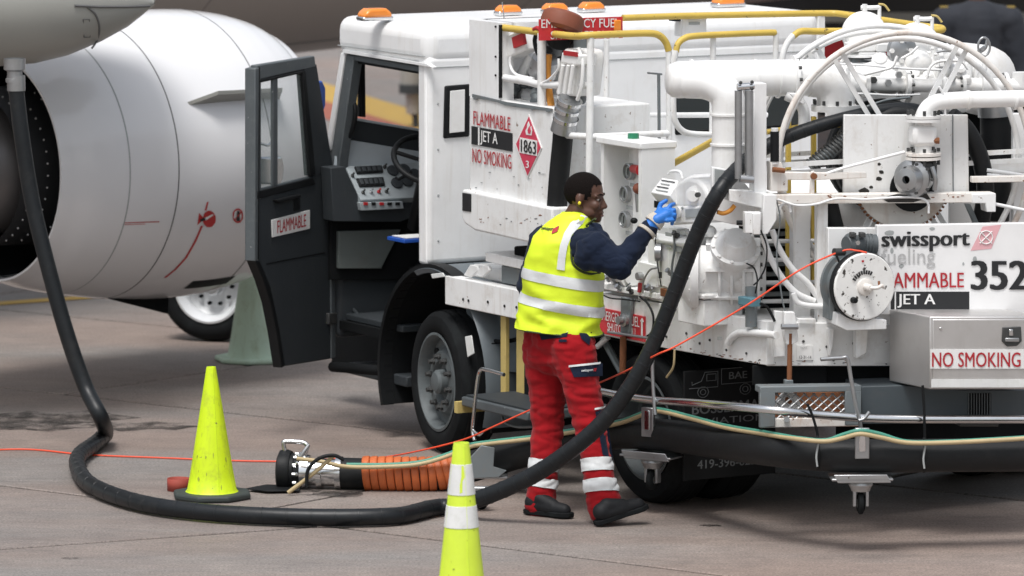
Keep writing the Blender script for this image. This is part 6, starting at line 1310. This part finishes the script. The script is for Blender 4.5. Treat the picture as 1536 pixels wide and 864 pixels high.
# hair: cropped cap cut along the hairline
hm = MB(); hm.ell(H(-.012, 0, .032), fx*.1018, fy*.0788, fz*.0958, 110, 80); keep = []
for f in hm.f:
    c = sum((hm.v[i] for i in f), V())/4; q = c-head_c; x, y, z = q.dot(fx), q.dot(fy), q.dot(fz)
    jt = .0035*mnoise.noise(q*90) + .004*mnoise.noise(q*35)
    front = .060 + .30*max(0, z-.05) - (.018 if abs(y) > .045 else 0) + (.030 if z > .075 else 0)
    low = -.055 if x < -.055 else (-.018 if x < -.028 else (.026 if x < .012 else (-.004 if x < .030 else .012)))
    if x < front + jt and z > low + jt: keep.append(f)
hm.f = keep; hair = obj('hair', hm, MT['hair'], man)
for s in (1, -1):
    e = obj('eye', MB().ell(H(.0735, .032*s, .000), fx*.0115, fy*.0125, fz*.0065, 14, 10), MT['eyew'], man); obj('iris', MB().ell(H(.0835, .034*s, .000), fx*.0045, fy*.0055, fz*.0055, 10, 8), MT['hair'], e)
    obj('eyebrow', MB().tube([H(.094, .012*s, .024), H(.087, .034*s, .029), H(.070, .052*s, .024)], [.003, .0038, .002], 6), MT['hair'], man)
obj('lower_lip', MB().tube([H(.0965, .016, -.079), H(.0985, 0, -.081), H(.0965, -.016, -.079)], [.003, .006, .003], 8), surf('lip', (.16, .065, .05), .4), man)
obj('ear_plug', MB().ell(H(-.006, -.0865, -.022), fx*.008, fy*.007, fz*.010, 12, 8), MT['plug'], man)
# sweater
sw_ = MB(); sw_.cap(nk1+V((0, 0, -.01)), .072, chest+ZV*.04, .12); sw_.cap(chest, .155, waist, .145); sw_.cap(chest+ZV*.05, .10, sh_r, .082); sw_.cap(chest+ZV*.05, .10, sh_l, .085)
sw_.cap(sh_r, .088, el_r, .072); sw_.cap(el_r, .074, el_r*.3+wr_r*.7, .052); sw_.cap(el_r*.3+wr_r*.7, .052, wr_r, .046)
sw_.cap(sh_l, .088, el_l, .07); sw_.cap(el_l, .072, wr_l, .045)
sweater = fused('sweater', sw_, MT['navy'], man, .008, 5, .009, 9.0)
cu = (wr_r-el_r).normalized()
obj('sweater_cuff', MB().lathe([(.046, -.012), (.052, -.010), (.052, .006), (.034, .009)], wr_r - cu*.012, cu, 22), MT['cuff'], sweater)
# vest: torso shell with arm holes
up_t = (chest-waist).normalized(); lr = (sh_r-sh_l); lr.z = 0; lr.normalize(); fb = ZV.cross(lr).normalized()
vm = MB(); ns = 44; rows = []
# rows by surveyed height: (left px, right px, py)
vrows = [(489, 776, 904), (480, 777, 904), (465, 780, 904), (440, 783, 905), (420, 786, 905), (405, 788, 904), (390, 791, 898), (375, 795, 894), (362, 799, 890), (350, 806, 888), (341, 816, 886), (333, 828, 885), (326, 838, 884), (319, 846, 880)]
for py, xl, xr in vrows:
    dep = .165 if py > 360 else .165 - (360-py)*.0016
    cL, cR = J(xl, py, YM+.04), J(xr, py + (13 if py > 475 else 0), YM-.06); c = (cL+cR)/2; a = (cR-cL)/2
    b = V((-a.y, a.x, 0)).normalized()*dep; rows.append([c + a*math.copysign(abs(math.cos(t))**.85, math.cos(t)) + b*math.copysign(abs(math.sin(t))**.85, math.sin(t)) for t in [2*math.pi*k/ns for k in range(ns)]])
vs_ = [p for r_ in rows for p in r_]; vm.add(vs_, [(i*ns+k, i*ns+(k+1) % ns, (i+1)*ns+(k+1) % ns, (i+1)*ns+k) for i in range(len(rows)-1) for k in range(ns)])
top = rows[-1]; cen = sum(top, V())/ns; vm.add(top + [cen+ZV*.02], [(k, (k+1) % ns, ns) for k in range(ns)])
def smooth_shell(o):
    s = o.modifiers.new('s', 'SUBSURF'); s.levels = 2
vme = evaluated(vm, smooth_shell, 'vest')
vn_ = [v.normal.copy() for v in vme.vertices]
for v, vn in zip(vme.vertices, vn_):
    p = v.co.copy(); q = V((p.x*7, p.y*7, p.z*5)); k = mnoise.noise(q) + .5*mnoise.noise(q*2.3); q2 = V((p.x*5 + p.z*3, p.y*5, p.z*13)); k2 = 1 - 2*abs(mnoise.noise(q2)); wz = max(0, min(1, (1.25-p.z)/.3)); v.co = p + vn*(.008*k + .020*(k2-.5)*(.4+.6*wz))
vfull = link('tmp', vme)
bpy.data.objects.remove(vfull)
vest = link('vest', vme, man); vme.materials.clear(); vme.materials.append(MT['vest']); vme.polygons.foreach_set('use_smooth', [True]*len(vme.polygons))
# sleeve hole: the dark sweater shoulder stands proud of the vest as a rounded yoke
arm = MB(); yk = J(893, 385, YM-.215)
for (x, y, dy, r_) in ((888, 352, -.15, .045), (880, 372, -.20, .060), (880, 388, -.20, .065), (893, 372, -.22, .075), (898, 388, -.22, .072), (900, 360, -.16, .055), (893, 345, -.12, .042)):
    p = J(x, y, YM+dy); arm.ell(p, XV*r_, YV*r_, ZV*r_, 16, 12)
arm.cap(sh_r + V((0, 0, -.01)), .085, el_r, .072)
shoulder = fused('sleeve_shoulder', arm, MT['navy'], man, .008, 7, .007, 10.0)
rim_px = [(893, 328), (880, 338), (868, 350), (860, 366), (857, 384), (861, 398), (872, 407), (886, 411), (900, 409)]
from mathutils.bvhtree import BVHTree
def caster(o): return BVHTree.FromPolygons([v.co for v in o.data.vertices], [tuple(p.vertices) for p in o.data.polygons])
vbv = caster(vest)
def on_vest(px, py, off=.004):
    d_ = ray(px, py).normalized(); hit = vbv.ray_cast(C0, d_)
    return (V(hit[0]) - d_*off) if hit[0] is not None else J(px, py, YM-.2)
obj('armhole_binding', MB().tube(spl([on_vest(x, y, .002) for x, y in rim_px], 5), .006, 8), surf('vest_binding', (.05, .07, .02), .7), vest)
# reflective bands
def band(y0l, y0r, y1l, y1r, nm='reflective_band'):
    a0, b0, a1, b1 = J(776, y0l, YM), J(905, y0r, YM), J(776, y1l, YM), J(905, y1r, YM)
    def pln(a, b, upw): e = (b-a).normalized(); n_ = YV.cross(e).normalized(); n_ = n_ if (n_.z > 0) == upw else -n_; return (a, n_)
    return slice_of(nm, vest, MT['sheet'], vest, [pln(a0, b0, False), pln(a1, b1, True)], .004)
band(398, 418, 414, 435); band(437, 458, 452, 474)
def vstrip(pts_l, pts_r, nm='shoulder_band'):
    mb = MB(); L_ = [on_vest(*p, .005) for p in pts_l]; R_ = [on_vest(*p, .005) for p in pts_r]
    n_ = len(L_); mids = [(a+b)/2 for a, b in zip(L_, R_)]
    vs = [q for i in range(n_) for q in (L_[i], on_vest((pts_l[i][0]+pts_r[i][0])/2, (pts_l[i][1]+pts_r[i][1])/2, .006), R_[i])]
    mb.add(vs, [(3*i+j, 3*i+j+1, 3*i+j+4, 3*i+j+3) for i in range(n_-1) for j in range(2)]); return obj(nm, mb, MT['sheet'], vest)
vstrip([(872, 322), (856, 334), (846, 350), (840, 368), (837, 385), (835, 404)], [(889, 327), (872, 337), (858, 352), (851, 370), (848, 388), (847, 406)])
text('vest_lettering', 'swissport', MT['letblack'], vest, lambda x, y: on_vest(x, y, .007), 812, 339, 830, 346, .03, y0r=340.5, y1r=347.5, drape=True)
bx_ = [on_vest(x, y, .007) for x, y in ((829, 343), (839, 338), (836, 347), (827, 351))]
obj('vest_logo', MB().add(bx_, [(0, 1, 2, 3)]), MT['letred'], vest); obj('hem_binding', MB().tube([p - ZV*.002 for p in rows[0]] + [rows[0][0] - ZV*.002], .0045, 6, cap=False), bpy.data.materials['vest_binding'], vest)
obj('collar', MB().lathe([(.074, -.03), (.078, .0), (.074, .02), (.068, .02)], nk1 + V((0, 0, .012)), (nk0-nk1).normalized(), 26), MT['vest'], vest)
# trousers
tr = MB(); tr.cap(waist-ZV*.10, .138, pelv, .150); tr.ell(J(830, 530, YM+.03), XV*.14, YV*.13, ZV*.12, 20, 12); tr.ell(J(852, 532, YM-.03), XV*.12, YV*.13, ZV*.12, 20, 12)
def leg(hp, kn, an, rb):
    m1 = hp*.5+kn*.5; m2_ = kn*.5+an*.5
    tr.cap(hp, .120, m1, .098); tr.cap(m1, .098, kn, .084); tr.cap(kn, .084, m2_, .078); tr.cap(m2_, .078, an + (an-kn).normalized()*.025, rb)
leg(hp_r+V((-.01, 0, 0)), kn_r, an_r, .088); leg(hp_l, kn_l, an_l, .078)
tr_o = fused('trousers', tr, MT['red'], man, .008, 4, .0085, 6.5, zf=2.6)
# flatten hems
def legband(a, b, f0, f1, kn, an, m, nm, side):
    ax = (an-kn).normalized(); p0 = kn + (an-kn)*f0; p1 = kn + (an-kn)*f1
    tilt = (ax + XV*(-.12 if side > 0 else -.05)).normalized()
    mid = (kn_r+kn_l)/2 + (an_r-kn_r)*.5
    sep = ((an_r+kn_r)/2 - (an_l+kn_l)/2); sep = V((sep.x, sep.y, 0)).normalized()
    return slice_of(nm, tr_o, m, tr_o, [(p0, tilt), (p1, -tilt), ((kn_r+an_r+kn_l+an_l)/4, sep*side)], .005)
legband(0, 0, .47, .63, kn_r, an_r, MT['sheet'], 'reflective_band', 1).name = 'reflective_band'
legband(0, 0, .73, .89, kn_r, an_r, MT['sheet'], 'reflective_band', 1); legband(0, 0, .46, .60, kn_l, an_l, MT['sheet'], 'reflective_band', -1); legband(0, 0, .70, .82, kn_l, an_l, MT['sheet'], 'reflective_band', -1)
tbv = caster(tr_o)
def on_tr(px, py, off=.005):
    d_ = ray(px, py).normalized(); hit = tbv.ray_cast(C0, d_); return (V(hit[0]) - d_*off) if hit[0] is not None else J(px, py, YM-.15)
def patch(nm, pts, m, off=.006, n=5):
    # bilinear patch draped on the trousers; pts = 4 corners
    vs = []
    for i in range(n+1):
        for j in range(n+1):
            s, t = i/n, j/n; x = (pts[0][0]*(1-s)+pts[1][0]*s)*(1-t)+(pts[3][0]*(1-s)+pts[2][0]*s)*t; y = (pts[0][1]*(1-s)+pts[1][1]*s)*(1-t)+(pts[3][1]*(1-s)+pts[2][1]*s)*t
            vs.append(on_tr(x, y, off))
    return obj(nm, MB().add(vs, [(i*(n+1)+j, i*(n+1)+j+1, (i+1)*(n+1)+j+1, (i+1)*(n+1)+j) for i in range(n) for j in range(n)]), m, tr_o)
patch('pocket_flap', [(854, 550), (904, 545), (904, 564), (861, 566)], MT['navy']); patch('pocket_piping', [(853, 548), (901, 543), (901, 546), (853, 551)], MT['sheet'], .010)
text('pocket_lettering', 'swissport', MT['sheet'], tr_o, lambda x, y: on_tr(x, y, .013), 872, 554, 890, 559, .02, y0r=552.5, y1r=557.5, drape=True); patch('pocket_mark', [(891, 552), (895, 552), (894, 557), (890, 557)], MT['letred'], .013, 2)
patch('back_pocket', [(807, 497), (852, 498), (850, 505), (812, 510)], MT['navy']); patch('pocket_piping', [(806, 495.5), (852, 495.5), (852, 498), (806, 498)], MT['sheet'], .010); patch('side_panel', [(866, 492), (888, 498), (884, 518), (872, 508)], MT['navy']); patch('small_label', [(838, 509), (850, 509), (850, 513), (838, 513)], MT['navy'], .008, 2)
patch('knee_panel', [(893, 618), (908, 612), (920, 690), (904, 682)], MT['navy']); patch('knee_piping', [(892, 612), (910, 609), (910, 612), (892, 615)], MT['sheet'], .010)
# shoes
def shoe(an, toe, heel, nm='shoe', tip=0.0):
    m = MB(); f = (toe-heel).normalized(); s_ = f.cross(ZV).normalized(); up = s_.cross(f); L_ = (toe-heel).length
    m.cap(heel + f*.050 + up*.050, .042, heel + f*.15 + up*.044, .043); m.cap(heel + f*.14 + up*.042, .043, toe - f*.045 + up*.034, .034); m.cap(heel + f*.05 + up*.06, .046, heel*.45 + an*.55 + f*.03, .042); m.cap(heel+f*.085+up*.08, .040, heel + f*.165 + up*.052, .038)
    o = fused(nm, m, MT['boot'], man, .006, 4)
    pts = []
    for t, w_ in ((0, .022), (.03, .036), (.10, .038), (.17, .036), (.23, .048), (.27, .044), (.305, .022)): pts.append((t/.305*L_, w_))
    poly = [heel + f*t + s_*w_ for t, w_ in pts] + [heel + f*t - s_*w_ for t, w_ in reversed(pts)]
    obj('sole', MB().prism([p + up*.0 for p in poly], up*.026), MT['rubber'], o, bevel=.005)
h_r = PZ(893, 789, .006); t_r = h_r + V((.265, .10, .075)); shoe(an_r, t_r, h_r)
h_l = PZ(788, 770, .006); t_l = h_l + V((.235, -.16, .004)); t_l.z = .008; shoe(an_l, t_l, h_l)
# glove: palm, thumb and four bent fingers
g = MB(); hz1 = J(980, 335, YM-.15); pf = (J(1000, 318, YM-.10) - hz1).normalized(); 
g.cap(J(973, 341, YM-.16), .036, hz1, .038); g.cap(hz1, .036, J(992, 324, YM-.13), .036); g.cap(J(985, 330, YM-.17), .030, J(1000, 322, YM-.15), .030); g.cap(J(988, 322, YM-.10), .028, J(998, 318, YM-.10), .026)
def fing(pts, r0): 
    for i in range(len(pts)-1): g.cap(J(*pts[i]), r0*(1-.08*i), J(*pts[i+1]), r0*(1-.08*(i+1)))
fing([(987, 318, YM-.08), (991, 306, YM-.07), (999, 301, YM-.06)], .0135)        # thumb reaching up
fing([(998, 318, YM-.11), (1006, 308, YM-.10), (1011, 306, YM-.06)], .0125)     # index on the register
fing([(1002, 320, YM-.13), (1011, 315, YM-.12), (1012, 322, YM-.08)], .013); fing([(1002, 325, YM-.16), (1012, 322, YM-.15), (1011, 330, YM-.11)], .013); fing([(1000, 331, YM-.18), (1009, 330, YM-.17), (1008, 336, YM-.13)], .0115)
gl = fused('glove', g, MT['glove'], man, .0045, 4); ga = (hz1 - wr_r).normalized()
obj('glove_cuff', MB().lathe([(.038, -.024), (.049, -.022), (.048, .0), (.042, .022), (.036, .024)], wr_r + ga*.060, ga, 24), MT['cuff'], gl)
# ================================================================== crew member beyond the truck
YB = 42.0
def B(px, py, dy=0.0): return PY(px, py, YB+dy)
b2 = MB(); 
hdp = B(1466, -38); b2.ell(hdp, XV*.085, YV*.10, ZV*.125, 18, 12); b2.cap(hdp-ZV*.08, .06, B(1466, 12), .07)
b2.cap(B(1466, 40), .14, B(1462, 150), .15)
for s in (-1, 1):
    sh = B(1466+s*44, 26); b2.cap(B(1466, 22), .09, sh, .085); b2.cap(sh, .075, B(1466+s*56, 95), .06); b2.cap(B(1466+s*56, 95), .058, B(1466+s*54, 150, -.1), .04); b2.ell(B(1466+s*54, 165, -.1), XV*.04, YV*.04, ZV*.07, 12, 8)
    hp = B(1464+s*18, 165); gp = V((hp.x+s*.03, YB, .10)); b2.cap(hp, .11, gp+ZV*.4, .075); b2.cap(gp+ZV*.4, .075, gp, .05); b2.cap(gp+V((0, .05, -.04)), .045, gp+V((0, -.16, -.05)), .04)
crew = fused('person', b2, MT['skin'], None, .015, 4); tag(crew, 'crew member in dark uniform jacket standing behind the hose reel', 'person')
c2 = MB(); c2.cap(B(1466, 38), .20, B(1464, 110), .215); c2.cap(B(1464, 110), .215, B(1462, 190), .22)
for s in (-1, 1):
    sh = B(1466+s*48, 32); c2.cap(B(1466, 28), .14, sh, .115); c2.cap(sh, .115, B(1466+s*64, 105), .095); c2.cap(B(1466+s*64, 105), .095, B(1466+s*61, 160, -.08), .07)
jk = fused('jacket', c2, MT['navy2'], crew, .014, 4, .006, 4.0)
c3 = MB()
for s in (-1, 1):
    hp = B(1464+s*18, 172); gp = V((hp.x+s*.03, YB, .12)); c3.cap(B(1464, 165), .16, hp, .135); c3.cap(hp, .13, gp+ZV*.4, .10); c3.cap(gp+ZV*.4, .10, gp, .085)
fused('trousers', c3, MT['navy2'], crew, .014, 4, .01, 5.0)
for s in (-1, 1): obj('epaulette', MB().box(B(1466+s*50, 10, -.02), XV*.03, YV*.02, ZV*.006), MT['gold'], jk)
hh = MB().ell(hdp+V((0, .012, .02)), XV*.09, YV*.10, ZV*.12, 16, 10); obj('hair', hh, MT['hair'], crew)

bpy.data.scenes.remove(WS)
